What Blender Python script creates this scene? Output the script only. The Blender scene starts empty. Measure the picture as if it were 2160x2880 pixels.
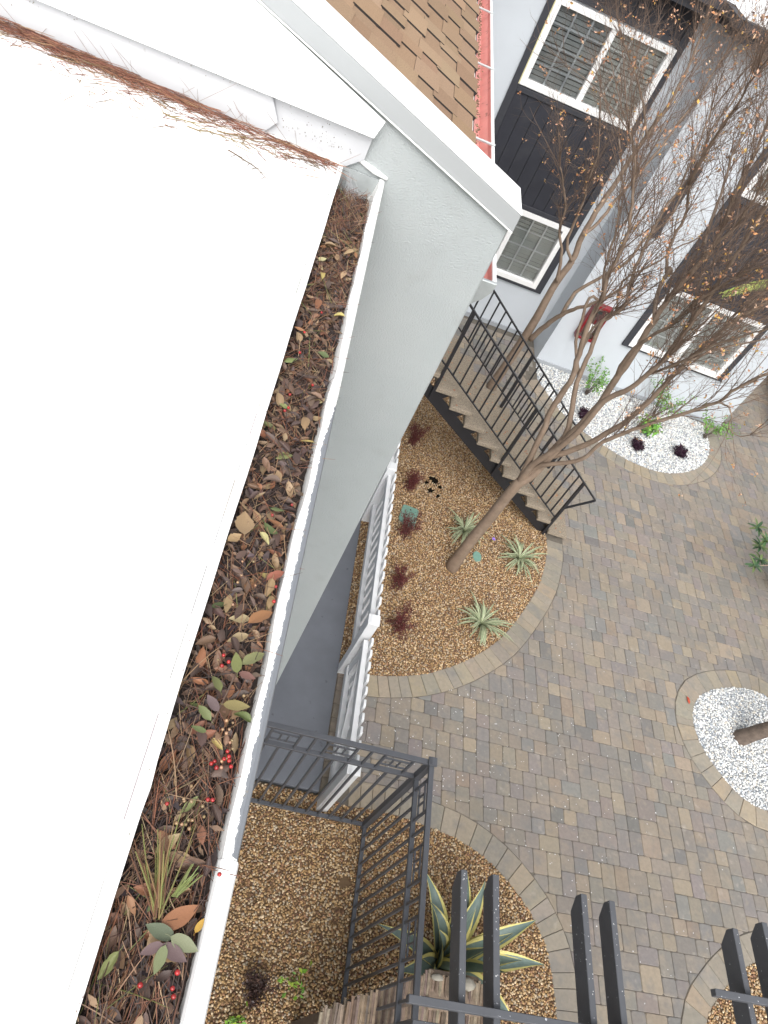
import bpy, bmesh, math, random
import numpy as np
from mathutils import Vector, Matrix
random.seed(7); RNG = np.random.default_rng(7)
SC = bpy.context.scene
COL = SC.collection

# ------------------------------------------------------------------ camera, light, exposure
cam_d = bpy.data.cameras.new('camera'); cam = bpy.data.objects.new('camera', cam_d); COL.objects.link(cam)
cam_d.sensor_fit = 'VERTICAL'; cam_d.sensor_height = 36.0; cam_d.sensor_width = 27.0; cam_d.lens = 25.1535
cam_d.clip_start = 0.02; cam_d.clip_end = 500
CAMR = ((0.9399575, 0.2863101, 0.1857591), (0.0960210, -0.7441476, 0.6610781), (0.3275055, -0.6035486, -0.7269589))
CAM = Vector((0.0, 0.0, 6.8))
_m = Matrix([[r[0], -r[1], -r[2], 0] for r in CAMR] + [[0, 0, 0, 1]]); _m.translation = CAM
cam.matrix_world = _m
SC.camera = cam

def in_frame(p, margin=40):
    d = [p[i] - CAM[i] for i in range(3)]
    c = [sum(CAMR[i][k] * d[i] for i in range(3)) for k in range(3)]
    if c[2] <= 0.05: return False
    u = 1080 + 2012.28 * c[0] / c[2]; v = 1440 + 2012.28 * c[1] / c[2]
    return -margin < u < 2160 + margin and -margin < v < 2880 + margin

SUN_EL, SUN_AZ = math.radians(50), math.radians(186)
w = bpy.data.worlds.new('World'); SC.world = w; w.use_nodes = True
nt = w.node_tree; nt.nodes.clear()
sky = nt.nodes.new('ShaderNodeTexSky'); sky.sky_type = 'NISHITA'; sky.sun_disc = False
sky.sun_elevation = SUN_EL; sky.sun_rotation = SUN_AZ; sky.air_density = 1.0; sky.dust_density = 5.0; sky.ozone_density = 1.0
hs = nt.nodes.new('ShaderNodeHueSaturation'); hs.inputs['Saturation'].default_value = 0.17
bg = nt.nodes.new('ShaderNodeBackground'); bg.inputs['Strength'].default_value = 0.15
wo = nt.nodes.new('ShaderNodeOutputWorld')
nt.links.new(sky.outputs[0], hs.inputs['Color']); nt.links.new(hs.outputs[0], bg.inputs['Color']); nt.links.new(bg.outputs[0], wo.inputs[0])
sd = bpy.data.lights.new('sun', 'SUN'); sd.energy = 0.6; sd.angle = math.radians(60); sd.color = (1.0, 0.975, 0.94)
sun = bpy.data.objects.new('sun', sd); COL.objects.link(sun)
_dir = Vector((math.sin(SUN_AZ) * math.cos(SUN_EL), math.cos(SUN_AZ) * math.cos(SUN_EL), math.sin(SUN_EL)))
sun.rotation_euler = _dir.to_track_quat('Z', 'Y').to_euler()
SC.view_settings.view_transform = 'Standard'; SC.view_settings.look = 'None'
SC.view_settings.gamma = 1.0; SC.view_settings.exposure = 0.90
try: SC.view_settings.use_curve_mapping = False
except Exception: pass
SC.cycles.max_bounces = 8; SC.cycles.transparent_max_bounces = 12

# ------------------------------------------------------------------ helpers
class MB:
    """collects faces in world metres, then links them as ONE mesh object"""
    def __init__(s): s.v = []; s.f = []; s.mi = []; s.c = []; s.tint = (1, 1, 1); s.m = 0
    def add(s, vs, fs):
        o = len(s.v); s.v.extend(tuple(p) for p in vs); s.c.extend([s.tint] * len(vs))
        for f in fs: s.f.append(tuple(i + o for i in f)); s.mi.append(s.m)
        return s
    def box(s, x0, x1, y0, y1, z0, z1):
        return s.add([(x0,y0,z0),(x1,y0,z0),(x1,y1,z0),(x0,y1,z0),(x0,y0,z1),(x1,y0,z1),(x1,y1,z1),(x0,y1,z1)],
                     [(0,3,2,1),(4,5,6,7),(0,1,5,4),(1,2,6,5),(2,3,7,6),(3,0,4,7)])
    def bar(s, a, b, wd, h, up=(0,0,1)):
        a = Vector(a); b = Vector(b); d = (b - a).normalized(); up = Vector(up)
        sx = d.cross(up)
        if sx.length < 1e-5: sx = d.cross(Vector((0,1,0)))
        sx.normalize(); u = sx.cross(d).normalized(); vs = []
        for p in (a, b):
            for i, j in ((-1,-1),(1,-1),(1,1),(-1,1)): vs.append(p + sx * (i * wd / 2) + u * (j * h / 2))
        return s.add(vs, [(0,1,2,3),(7,6,5,4),(0,4,5,1),(1,5,6,2),(2,6,7,3),(3,7,4,0)])
    def tube(s, pts, rad, n=6, cap=True):
        pts = [Vector(p) for p in pts]; vs = []; fs = []
        ref = None
        for i, p in enumerate(pts):
            d = (pts[min(i+1, len(pts)-1)] - pts[max(i-1, 0)])
            d = d.normalized() if d.length > 1e-9 else Vector((0,0,1))
            if ref is None:
                ref = d.cross(Vector((0.3,0.9,0.2))); ref = ref.normalized() if ref.length > 1e-4 else Vector((1,0,0))
            ref = (ref - d * ref.dot(d)); ref = ref.normalized() if ref.length > 1e-6 else d.orthogonal().normalized()
            b = d.cross(ref); r = rad[i] if isinstance(rad, (list, tuple)) else rad
            for k in range(n):
                a = 2 * math.pi * k / n; vs.append(p + ref * (r * math.cos(a)) + b * (r * math.sin(a)))
        for i in range(len(pts) - 1):
            for k in range(n):
                k2 = (k + 1) % n; fs.append((i*n+k, i*n+k2, (i+1)*n+k2, (i+1)*n+k))
        if cap: fs.append(tuple(reversed(range(n)))); fs.append(tuple((len(pts)-1)*n + k for k in range(n)))
        return s.add(vs, fs)
    def slab(s, poly, zt, zb, ch=0.004):
        """stone from a plan polygon (counter clockwise) with a worn edge"""
        n = len(poly); cx = sum(p[0] for p in poly) / n; cy = sum(p[1] for p in poly) / n
        vs = [(x, y, zb) for x, y in poly] + [(x, y, zt - ch) for x, y in poly]
        for x, y in poly:
            l = math.hypot(x - cx, y - cy) or 1; k = max(0, 1 - ch * 1.3 / l); vs.append((cx + (x - cx) * k, cy + (y - cy) * k, zt))
        fs = [tuple(range(2*n, 3*n))]
        for i in range(n):
            j = (i + 1) % n; fs.append((i, j, n+j, n+i)); fs.append((n+i, n+j, 2*n+j, 2*n+i))
        return s.add(vs, fs)
    def extrude(s, poly, axis, a, b):
        """poly in the two other axes, swept along axis from a to b"""
        n = len(poly)
        def P(q, t): return (t, q[0], q[1]) if axis == 0 else (q[0], t, q[1]) if axis == 1 else (q[0], q[1], t)
        return s.add([P(q, a) for q in poly] + [P(q, b) for q in poly],
                     [tuple(range(n)), tuple(reversed(range(n, 2*n)))] + [(i, n+i, n+(i+1)%n, (i+1)%n) for i in range(n)])
    def sphere(s, c, r, n=8, m=5, sz=1.0):
        vs = [(c[0], c[1], c[2] - r*sz)]
        for i in range(1, m):
            a = math.pi * i / m
            for k in range(n):
                b = 2 * math.pi * k / n; vs.append((c[0]+r*math.sin(a)*math.cos(b), c[1]+r*math.sin(a)*math.sin(b), c[2]-r*sz*math.cos(a)))
        vs.append((c[0], c[1], c[2] + r*sz)); t = len(vs) - 1; fs = []
        for k in range(n):
            k2 = (k+1) % n; fs.append((0, 1+k2, 1+k)); fs.append((t, 1+(m-2)*n+k, 1+(m-2)*n+k2))
            for i in range(m-2): fs.append((1+i*n+k, 1+i*n+k2, 1+(i+1)*n+k2, 1+(i+1)*n+k))
        return s.add(vs, fs)
    def mesh(s, name, off=(0,0,0), bevel=0, smooth=False, fix=True):
        me = bpy.data.meshes.new(name)
        v = np.array(s.v, dtype=float).reshape(-1, 3) - np.array(off)
        me.from_pydata(v.tolist(), [], s.f)
        me.polygons.foreach_set('material_index', s.mi)
        at = me.attributes.new('tint', 'FLOAT_COLOR', 'POINT')
        c = np.ones((len(s.v), 4), dtype=np.float32); c[:, :3] = np.array(s.c, dtype=np.float32).reshape(-1, 3); at.data.foreach_set('color', c.ravel())
        if fix or bevel:
            bm = bmesh.new(); bm.from_mesh(me)
            if bevel:
                es = [e for e in bm.edges if len(e.link_faces) == 2 and e.calc_face_angle(0) > 0.5]
                bmesh.ops.bevel(bm, geom=es, offset=bevel, segments=1, affect='EDGES', profile=0.5, clamp_overlap=True)
            bmesh.ops.recalc_face_normals(bm, faces=bm.faces); bm.to_mesh(me); bm.free()
        if smooth: me.polygons.foreach_set('use_smooth', [True] * len(me.polygons))
        me.update(); return me
    def build(s, name, mat, parent=None, bevel=0, smooth=False, kind=None, label=None, fix=True):
        off = Vector((0,0,0)); q = parent
        while q is not None: off += q.location; q = q.parent
        me = s.mesh(name, off, bevel, smooth, fix)
        for m_ in (mat if isinstance(mat, (list, tuple)) else [mat]): me.materials.append(m_)
        return link(name, me, parent, kind, label)

def link(name, me, parent=None, kind=None, label=None):
    o = bpy.data.objects.new(name, me); COL.objects.link(o)
    if parent is not None: o.parent = parent
    if kind: o['kind'] = kind
    if label: o['label'] = label
    return o
def tag(o, label=None, cat=None, group=None, kind=None):
    if label: o['label'] = label
    if cat: o['category'] = cat
    if group: o['group'] = group
    if kind: o['kind'] = kind
    return o
def thing(name, loc, label, cat, group=None):
    o = bpy.data.objects.new(name, None); COL.objects.link(o); o.location = loc; o.empty_display_size = 0.1
    return tag(o, label, cat, group)
def copy_tree(o, parent=None):
    c = o.copy(); COL.objects.link(c)
    if parent is not None: c.parent = parent
    for ch in list(o.children): copy_tree(ch, c)
    return c
def jit(c, a=0.1):
    k = 1 + random.uniform(-a, a); return tuple(max(0.005, x * k * (1 + random.uniform(-a, a) * 0.35)) for x in c)

# ------------------------------------------------------------------ materials (procedural)
MATS = {}
def mat(name, col=(0.5,0.5,0.5), rough=0.6, var=0.12, scale=8.0, bump=0.0, bscale=60.0, tint=False, spec=0.4, objcol=False,
        spots=None, metallic=0.0, bdist=0.004, detail=5.0, var2=None):
    m = bpy.data.materials.new(name); m.use_nodes = True; n = m.node_tree.nodes; L = m.node_tree.links
    b = n['Principled BSDF']; b.inputs['Roughness'].default_value = rough; b.inputs['Specular IOR Level'].default_value = spec; b.inputs['Metallic'].default_value = metallic
    tc = n.new('ShaderNodeTexCoord')
    nz = n.new('ShaderNodeTexNoise'); nz.inputs['Scale'].default_value = scale; nz.inputs['Detail'].default_value = detail; nz.inputs['Roughness'].default_value = 0.6
    L.new(tc.outputs['Object'], nz.inputs['Vector'])
    mr = n.new('ShaderNodeMapRange'); mr.inputs[1].default_value = 0.25; mr.inputs[2].default_value = 0.75; mr.inputs[3].default_value = 1 - var; mr.inputs[4].default_value = 1 + var
    L.new(nz.outputs['Fac'], mr.inputs[0])
    mul = n.new('ShaderNodeMix'); mul.data_type = 'RGBA'; mul.blend_type = 'MULTIPLY'; mul.inputs[0].default_value = 1.0
    if tint:
        at = n.new('ShaderNodeAttribute'); at.attribute_name = 'tint'; L.new(at.outputs['Color'], mul.inputs[6])
    elif objcol:
        oi = n.new('ShaderNodeObjectInfo'); L.new(oi.outputs['Color'], mul.inputs[6])
    else: mul.inputs[6].default_value = (*col, 1)
    L.new(mr.outputs[0], mul.inputs[7]); src = mul.outputs[2]
    if spots:   # (colour, scale, threshold low, threshold high, amount): stains and wear
        for (sc_, ss, lo, hi, am) in spots:
            z2 = n.new('ShaderNodeTexNoise'); z2.inputs['Scale'].default_value = ss; z2.inputs['Detail'].default_value = 6; L.new(tc.outputs['Object'], z2.inputs['Vector'])
            r2 = n.new('ShaderNodeMapRange'); r2.inputs[1].default_value = lo; r2.inputs[2].default_value = hi; r2.inputs[3].default_value = 0; r2.inputs[4].default_value = am
            L.new(z2.outputs['Fac'], r2.inputs[0])
            mx = n.new('ShaderNodeMix'); mx.data_type = 'RGBA'; L.new(r2.outputs[0], mx.inputs[0]); L.new(src, mx.inputs[6]); mx.inputs[7].default_value = (*sc_, 1); src = mx.outputs[2]
    L.new(src, b.inputs['Base Color'])
    if bump:
        bz = n.new('ShaderNodeTexNoise'); bz.inputs['Scale'].default_value = bscale; bz.inputs['Detail'].default_value = 4; L.new(tc.outputs['Object'], bz.inputs['Vector'])
        bp = n.new('ShaderNodeBump'); bp.inputs['Strength'].default_value = bump; bp.inputs['Distance'].default_value = bdist
        L.new(bz.outputs['Fac'], bp.inputs['Height']); L.new(bp.outputs[0], b.inputs['Normal'])
    MATS[name] = m; return m

M_roof = mat('white roof coating', (0.86,0.86,0.86), 0.55, 0.02, 3, 0.15, 40)
M_white = mat('white paint', (0.82,0.82,0.81), 0.45, 0.02, 12)
M_flash = mat('white flashing metal', (0.88,0.88,0.87), 0.4, 0.02, 6, spots=[((0.35,0.33,0.29), 34, 0.69, 0.78, 0.5)])
M_coping_lit = mat('white coping lit', (0.88,0.88,0.88), 0.4, 0.01, 6)  # coping top: the light it catches is put into the colour
M_stucco = mat('pale grey stucco', (0.365,0.394,0.396), 0.62, 0.05, 2.5, 0.75, 165, bdist=0.005, spots=[((0.42,0.44,0.44), 1.7, 0.5, 0.7, 0.5), ((0.27,0.275,0.265), 6, 0.62, 0.8, 0.35)])
M_coping_shaded = mat('white coping shaded', (0.335,0.35,0.355), 0.4, 0.02, 3)  # coping front: shade is put into this grey, the metal is white
M_backwall = mat('white stucco', (0.52,0.555,0.59), 0.8, 0.04, 1.2, 0.3, 80)
M_side = mat('charcoal siding', (0.027,0.0285,0.037), 0.55, 0.16, 4, 0.1, 30, spots=[((0.06,0.06,0.065), 3, 0.55, 0.75, 0.4)])
M_trim = mat('charcoal trim', (0.04,0.042,0.05), 0.5, 0.1, 8)
M_metal = mat('dark grey metal paint', (0.078,0.082,0.093), 0.42, 0.08, 14, 0.05, 120)
M_perg = mat('dark grey wood paint', (0.084,0.088,0.098), 0.5, 0.10, 10, 0.12, 60, spots=[((0.6,0.62,0.66), 48, 0.69, 0.71, 0.8)])
M_black = mat('black steel', (0.022,0.022,0.025), 0.4, 0.1, 10)
M_conc = mat('grey blue concrete', (0.158,0.168,0.190), 0.6, 0.14, 2.2, 0.08, 150, spots=[((0.06,0.06,0.065), 14, 0.66, 0.74, 0.6)])
M_paver = mat('paver concrete', rough=0.7, var=0.13, scale=26, bump=0.3, bscale=140, tint=True, bdist=0.003, spots=[((0.16,0.145,0.125), 0.9, 0.48, 0.7, 0.35), ((0.165,0.163,0.160), 5.5, 0.50, 0.68, 0.5), ((0.29,0.245,0.19), 6.5, 0.54, 0.70, 0.55), ((0.37,0.335,0.29), 9.0, 0.62, 0.74, 0.45)])
M_sand = mat('jointing sand', (0.128,0.112,0.092), 0.9, 0.25, 20)
M_dirt = mat('bed soil', (0.15,0.095,0.052), 0.9, 0.3, 12, 0.3, 60)
M_ground = mat('bare ground', (0.2,0.18,0.15), 0.9, 0.2, 0.8)
M_pebble = mat('pebble', rough=0.55, var=0.10, scale=90, tint=True, spec=0.3)
M_tread = mat('exposed aggregate', (0.25,0.207,0.155), 0.8, 0.4, 75, 0.6, 90, spots=[((0.42,0.38,0.32), 110, 0.58, 0.66, 0.6), ((0.09,0.08,0.07), 95, 0.62, 0.70, 0.6)], detail=2)
M_fence = mat('white vinyl', (0.74,0.75,0.76), 0.4, 0.03, 5)
M_bark = mat('smooth bark', (0.225,0.165,0.120), 0.75, 0.25, 9, 0.35, 35, spots=[((0.30,0.235,0.18), 6, 0.55, 0.7, 0.6)])
M_twig = mat('twig bark', (0.155,0.108,0.080), 0.8, 0.25, 20)
M_dleaf = mat('dry leaf', rough=0.7, var=0.2, scale=60, tint=True)
M_leaf = mat('leaf green', rough=0.45, var=0.2, scale=40, tint=True)
M_gleaf = mat('gutter leaf', rough=0.5, var=0.30, scale=130, objcol=True, bump=0.3, bscale=300, bdist=0.001)
M_needle = mat('pine needle', rough=0.55, var=0.12, scale=60, tint=True)
M_humus = mat('gutter humus', (0.030,0.021,0.018), 0.85, 0.4, 220, 0.8, 260, bdist=0.003)
M_berry = mat('berry', rough=0.25, var=0.08, scale=200, objcol=True, spec=0.6)
M_shingle = mat('asphalt shingle', rough=0.9, var=0.28, scale=190, tint=True, bump=0.5, bscale=260, bdist=0.002)
M_red = mat('red gutter paint', (0.60,0.25,0.22), 0.5, 0.12, 8, spots=[((0.12,0.07,0.05), 24, 0.62, 0.72, 0.8)])
M_redbox = mat('red enamel', (0.20,0.010,0.015), 0.35, 0.08, 6)
M_galv = mat('weathered metal', (0.42,0.45,0.45), 0.4, 0.15, 14, metallic=0.3)
M_blind = mat('blind slat', (0.50,0.51,0.49), 0.6, 0.04, 5)
M_munt = mat('grey white muntin', (0.85,0.86,0.87), 0.5, 0.04, 5)
M_dark = mat('dark room', (0.03,0.03,0.032), 0.8, 0.1, 5)
M_lid = mat('green plastic lid', (0.16,0.29,0.235), 0.55, 0.12, 14, spots=[((0.05,0.06,0.05), 30, 0.62, 0.72, 0.6)])
M_slat = mat('weathered bark slat', rough=0.85, var=0.35, scale=26, tint=True, bump=0.6, bscale=50)
M_stone = mat('pale rock', (0.29,0.27,0.225), 0.8, 0.3, 14, 0.5, 30)
M_agave = mat('agave green', (0.135,0.185,0.165), 0.45, 0.15, 18)
M_agavey = mat('agave yellow margin', (0.62,0.55,0.20), 0.5, 0.1, 18)
M_reed = mat('straw reed', (0.52,0.36,0.15), 0.7, 0.25, 30)
M_label = mat('white label', (0.75,0.75,0.73), 0.6, 0.04, 9)
M_cob = mat('cobweb', (0.45,0.46,0.47), 0.8, 0.1, 50)

# glass: clear pane with a mirror-like skin
M_glass = bpy.data.materials.new('window glass'); M_glass.use_nodes = True
_n = M_glass.node_tree.nodes; _l = M_glass.node_tree.links; _n.clear()
_o = _n.new('ShaderNodeOutputMaterial'); _x = _n.new('ShaderNodeMixShader'); _t = _n.new('ShaderNodeBsdfTransparent'); _g = _n.new('ShaderNodeBsdfGlossy')
_g.inputs['Roughness'].default_value = 0.04; _t.inputs['Color'].default_value = (0.97,0.985,0.98,1); _f = _n.new('ShaderNodeFresnel'); _f.inputs['IOR'].default_value = 1.5
_a = _n.new('ShaderNodeMath'); _a.operation = 'ADD'; _a.inputs[1].default_value = 0.05; _l.new(_f.outputs[0], _a.inputs[0])
_l.new(_a.outputs[0], _x.inputs[0]); _l.new(_t.outputs[0], _x.inputs[1]); _l.new(_g.outputs[0], _x.inputs[2]); _l.new(_x.outputs[0], _o.inputs[0])

M_glass2 = M_glass.copy(); M_glass2.name = 'screened glass'
for _q in M_glass2.node_tree.nodes:
    if _q.type == 'BSDF_TRANSPARENT': _q.inputs['Color'].default_value = (0.88,0.90,0.91,1)
# gutter lip: grey paint with the white coat flaking off along a ragged line
def make_lip():
    m = bpy.data.materials.new('flaking gutter paint'); m.use_nodes = True; n = m.node_tree.nodes; L = m.node_tree.links; b = n['Principled BSDF']
    b.inputs['Roughness'].default_value = 0.5
    tc = n.new('ShaderNodeTexCoord'); sp = n.new('ShaderNodeSeparateXYZ'); wg = n.new('ShaderNodeVectorMath'); wg.operation = 'ADD'; wg.inputs[1].default_value = (0.06, 1.0, 5.6)   # back to plan metres
    L.new(tc.outputs['Object'], wg.inputs[0]); L.new(wg.outputs[0], sp.inputs[0])
    nz = n.new('ShaderNodeTexNoise'); nz.inputs['Scale'].default_value = 55; nz.inputs['Detail'].default_value = 9; nz.inputs['Roughness'].default_value = 0.72; L.new(tc.outputs['Object'], nz.inputs['Vector'])
    n2 = n.new('ShaderNodeTexNoise'); n2.inputs['Scale'].default_value = 6; L.new(tc.outputs['Object'], n2.inputs['Vector'])
    def math_(op, a, bb):
        q = n.new('ShaderNodeMath'); q.operation = op
        for i, t in enumerate((a, bb)):
            if isinstance(t, (int, float)): q.inputs[i].default_value = t
            else: L.new(t, q.inputs[i])
        return q.outputs[0]
    e = math_('ADD', sp.outputs['X'], math_('MULTIPLY', math_('SUBTRACT', nz.outputs['Fac'], 0.5), 0.017))
    e = math_('ADD', e, math_('MULTIPLY', math_('SUBTRACT', n2.outputs['Fac'], 0.5), 0.008))
    # the coat is whole at the far end and by the near joint
    mr = n.new('ShaderNodeMapRange'); mr.inputs[1].default_value = 1.15; mr.inputs[2].default_value = 1.55; mr.inputs[3].default_value = 0; mr.inputs[4].default_value = 0.03
    L.new(sp.outputs['Y'], mr.inputs[0]); e = math_('SUBTRACT', e, mr.outputs[0])
    mr2 = n.new('ShaderNodeMapRange'); mr2.inputs[1].default_value = 0.275; mr2.inputs[2].default_value = 0.285; mr2.inputs[3].default_value = 0.05; mr2.inputs[4].default_value = 0
    L.new(sp.outputs['Y'], mr2.inputs[0]); e = math_('SUBTRACT', e, mr2.outputs[0])
    t = math_('GREATER_THAN', e, 0.1238)
    mx = n.new('ShaderNodeMix'); mx.data_type = 'RGBA'; mx.inputs[6].default_value = (0.84,0.84,0.82,1); mx.inputs[7].default_value = (0.19,0.202,0.22,1)
    L.new(t, mx.inputs[0])
    n3 = n.new('ShaderNodeTexNoise'); n3.inputs['Scale'].default_value = 70; n3.inputs['Detail'].default_value = 5; L.new(tc.outputs['Object'], n3.inputs['Vector'])
    r3 = n.new('ShaderNodeMapRange'); r3.inputs[1].default_value = 0.64; r3.inputs[2].default_value = 0.74; r3.inputs[4].default_value = 0.8; L.new(n3.outputs['Fac'], r3.inputs[0])
    m3 = n.new('ShaderNodeMix'); m3.data_type = 'RGBA'; m3.inputs[7].default_value = (0.22,0.20,0.165,1); L.new(r3.outputs[0], m3.inputs[0]); L.new(mx.outputs[2], m3.inputs[6]); L.new(m3.outputs[2], b.inputs['Base Color'])
    bp = n.new('ShaderNodeBump'); bp.inputs['Strength'].default_value = 0.5; bp.inputs['Distance'].default_value = 0.002; L.new(nz.outputs['Fac'], bp.inputs['Height']); L.new(bp.outputs[0], b.inputs['Normal'])
    return m
M_lip = make_lip()

# ------------------------------------------------------------------ plan curves
def smooth_curve(pts, step=0.04, closed=False):
    P = [Vector((p[0], p[1])) for p in pts]; n = len(P); out = []
    for i in range(n if closed else n - 1):
        g = lambda k: P[k % n] if closed else P[max(0, min(n-1, k))]
        a, b, c, d = g(i-1), g(i), g(i+1), g(i+2)
        for k in range(12):
            t = k / 12
            out.append(0.5 * ((2*b) + (c-a)*t + (2*a-5*b+4*c-d)*t*t + (3*b-a-3*c+d)*t*t*t))
    if not closed: out.append(P[-1])
    # resample by arc length
    if closed: out.append(out[0].copy())
    res = [out[0]]; acc = 0
    for a, b in zip(out, out[1:]):
        l = (b - a).length
        while l > 0 and acc + l >= step:
            t = (step - acc) / l; a = a.lerp(b, t); res.append(a.copy()); l = (b - a).length; acc = 0
        acc += l
    return res
def offset(c, d, closed=False):
    out = []; n = len(c)
    for i in range(n):
        a = c[(i-1) % n] if closed else c[max(0, i-1)]; b = c[(i+1) % n] if closed else c[min(n-1, i+1)]
        t = (b - a).normalized(); out.append(c[i] + Vector((t.y, -t.x)) * d)
    return out
def inside(poly, x, y):
    r = False; j = len(poly) - 1
    for i in range(len(poly)):
        xi, yi = poly[i][0], poly[i][1]; xj, yj = poly[j][0], poly[j][1]
        if (yi > y) != (yj > y) and x < (xj - xi) * (y - yi) / (yj - yi) + xi: r = not r
        j = i
    return r
def inside_np(poly, X, Y):
    r = np.zeros(X.shape, bool); n = len(poly); j = n - 1
    for i in range(n):
        xi, yi = poly[i][0], poly[i][1]; xj, yj = poly[j][0], poly[j][1]
        if yi != yj:
            c = ((yi > Y) != (yj > Y)) & (X < (xj - xi) * (Y - yi) / (yj - yi) + xi); r ^= c
        j = i
    return r

# each bed: the curve of its stone kerb (run so that the outside is on the right hand), and the rest of its outline
RW = 0.25
K1 = smooth_curve([(1.62,3.80),(1.95,3.85),(2.352,3.97),(2.681,4.137),(3.023,4.384),(3.386,4.743),(3.716,5.251),(3.973,5.772),(4.107,6.289),(4.13,6.62)])
K2 = smooth_curve([(3.90,-0.9),(3.905,0.4),(3.891,0.956),(3.873,1.236),(3.82,1.52),(3.688,1.769),(3.5,1.978),(3.255,2.163),(2.957,2.299),(2.636,2.367),(2.172,2.42),(1.72,2.40)])
K3 = smooth_curve([(6.031,4.255),(6.08,4.027),(6.195,3.821),(6.395,3.585),(6.614,3.441),(6.90,3.41),(7.25,3.55),(7.55,3.9),(7.65,4.35),(7.55,4.8),(7.338,4.99),(7.071,5.04),(6.767,4.989),(6.45,4.871),(6.201,4.707),(6.061,4.479)], closed=True)
K4 = smooth_curve([(4.17,10.225),(4.505,9.662),(4.847,9.321),(5.328,9.056),(5.814,8.89),(6.275,8.86),(6.736,8.99),(7.189,9.29),(7.486,9.66),(7.632,10.04),(7.653,10.374),(7.595,10.70)])
K5 = smooth_curve([(8.2,1.3),(7.6,1.75),(6.9,1.93),(6.30,1.80),(5.95,1.62),(5.659,1.379),(5.475,1.155),(5.36,0.7),(5.35,0.0),(5.4,-0.9)])
BEDS = {
 1: dict(k=K1, inner=K1 + [Vector((4.02,7.05)), Vector((3.5,7.8)), Vector((2.65,8.85)), Vector((2.0,9.6)), Vector((1.45,9.8)), Vector((1.45,3.80))], closed=False),
 2: dict(k=K2, inner=K2 + [Vector((1.45,2.44)), Vector((-0.1,2.44)), Vector((-0.1,-0.9))], closed=False),
 3: dict(k=K3, inner=K3, closed=True),
 4: dict(k=K4, inner=K4 + [Vector((4.17,10.74))], closed=False),
 5: dict(k=K5, inner=K5 + [Vector((8.2,-0.9))], closed=False)}
for b in BEDS.values():
    b['out'] = offset(b['k'], RW, b['closed'])
    b['outer'] = (b['out'] if b['closed'] else b['out'] + b['inner'][len(b['k']):])
    b['bb'] = (min(p[0] for p in b['outer']), max(p[0] for p in b['outer']), min(p[1] for p in b['outer']), max(p[1] for p in b['outer']))

# ------------------------------------------------------------------ ground
g = MB(); g.box(-40, 60, -40, 60, -0.30, -0.055); g.build('ground', M_ground, kind='structure')
yard = MB(); yard.box(1.45, 14, -1.2, 17, -0.045, -0.0075); yard = yard.build('paver_courtyard', M_sand, kind='structure')
walk = MB(); walk.box(-0.1, 1.45, 2.47, 11.2, -0.05, 0.02); walk = walk.build('concrete_walkway', M_conc, kind='structure', bevel=0.006)

PT = [((0.257, 0.213, 0.164), 5), ((0.236, 0.205, 0.167), 5), ((0.217, 0.195, 0.167), 5), ((0.222, 0.192, 0.17), 4.5), ((0.196, 0.18, 0.164), 4), ((0.16, 0.153, 0.143), 1.8), ((0.285, 0.237, 0.18), 2.0), ((0.196, 0.19, 0.177), 2.0), ((0.234, 0.188, 0.146), 1.2), ((0.214, 0.189, 0.177), 3)]
def ptint(): return jit(random.choices([p[0] for p in PT], [p[1] for p in PT])[0], 0.05)
def skyline(W, H):
    """random 2x2, 3x2, 2x3 and 3x3 pavers on a grid of half-stones"""
    top = [0] * W; out = []
    while True:
        h = min(top)
        if h >= H: return out
        i = top.index(h); j = i
        while j < W and top[j] == h: j += 1
        L = j - i
        ws = [a for a in (2, 3) if L - a == 0 or L - a >= 2] or [L]
        a = random.choices(ws, [0.45 if q == 2 else 0.55 for q in ws])[0]
        hh = random.choices((2, 3), (0.66, 0.34) if a == 2 else (0.86, 0.14))[0]
        out.append((i, h, a, hh))
        for q in range(i, i + a): top[q] = h + hh
U = 0.0775; ANG = math.radians(0.6); CA, SA = math.cos(ANG), math.sin(ANG); OX, OY = 1.2, -1.2
def poly_round(x0, y0, x1, y1, c):
    return [(x0+c,y0),(x1-c,y0),(x1,y0+c),(x1,y1-c),(x1-c,y1),(x0+c,y1),(x0,y1-c),(x0,y0+c)]
def clip(poly, p, nrm):
    out = []
    for i in range(len(poly)):
        a, b = Vector(poly[i]), Vector(poly[(i+1) % len(poly)])
        da, db = (a-p).dot(nrm), (b-p).dot(nrm)
        if da >= 0: out.append((a.x, a.y))
        if (da >= 0) != (db >= 0):
            q = a.lerp(b, da / (da - db)); out.append((q.x, q.y))
    return out
def area(p): return 0.5 * abs(sum(p[i][0]*p[(i+1)%len(p)][1] - p[(i+1)%len(p)][0]*p[i][1] for i in range(len(p))))
BUILD_LINE = lambda x: 11.36 if x < 4.15 else (10.72 if x < 8.0 else 16)
stones = []
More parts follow.
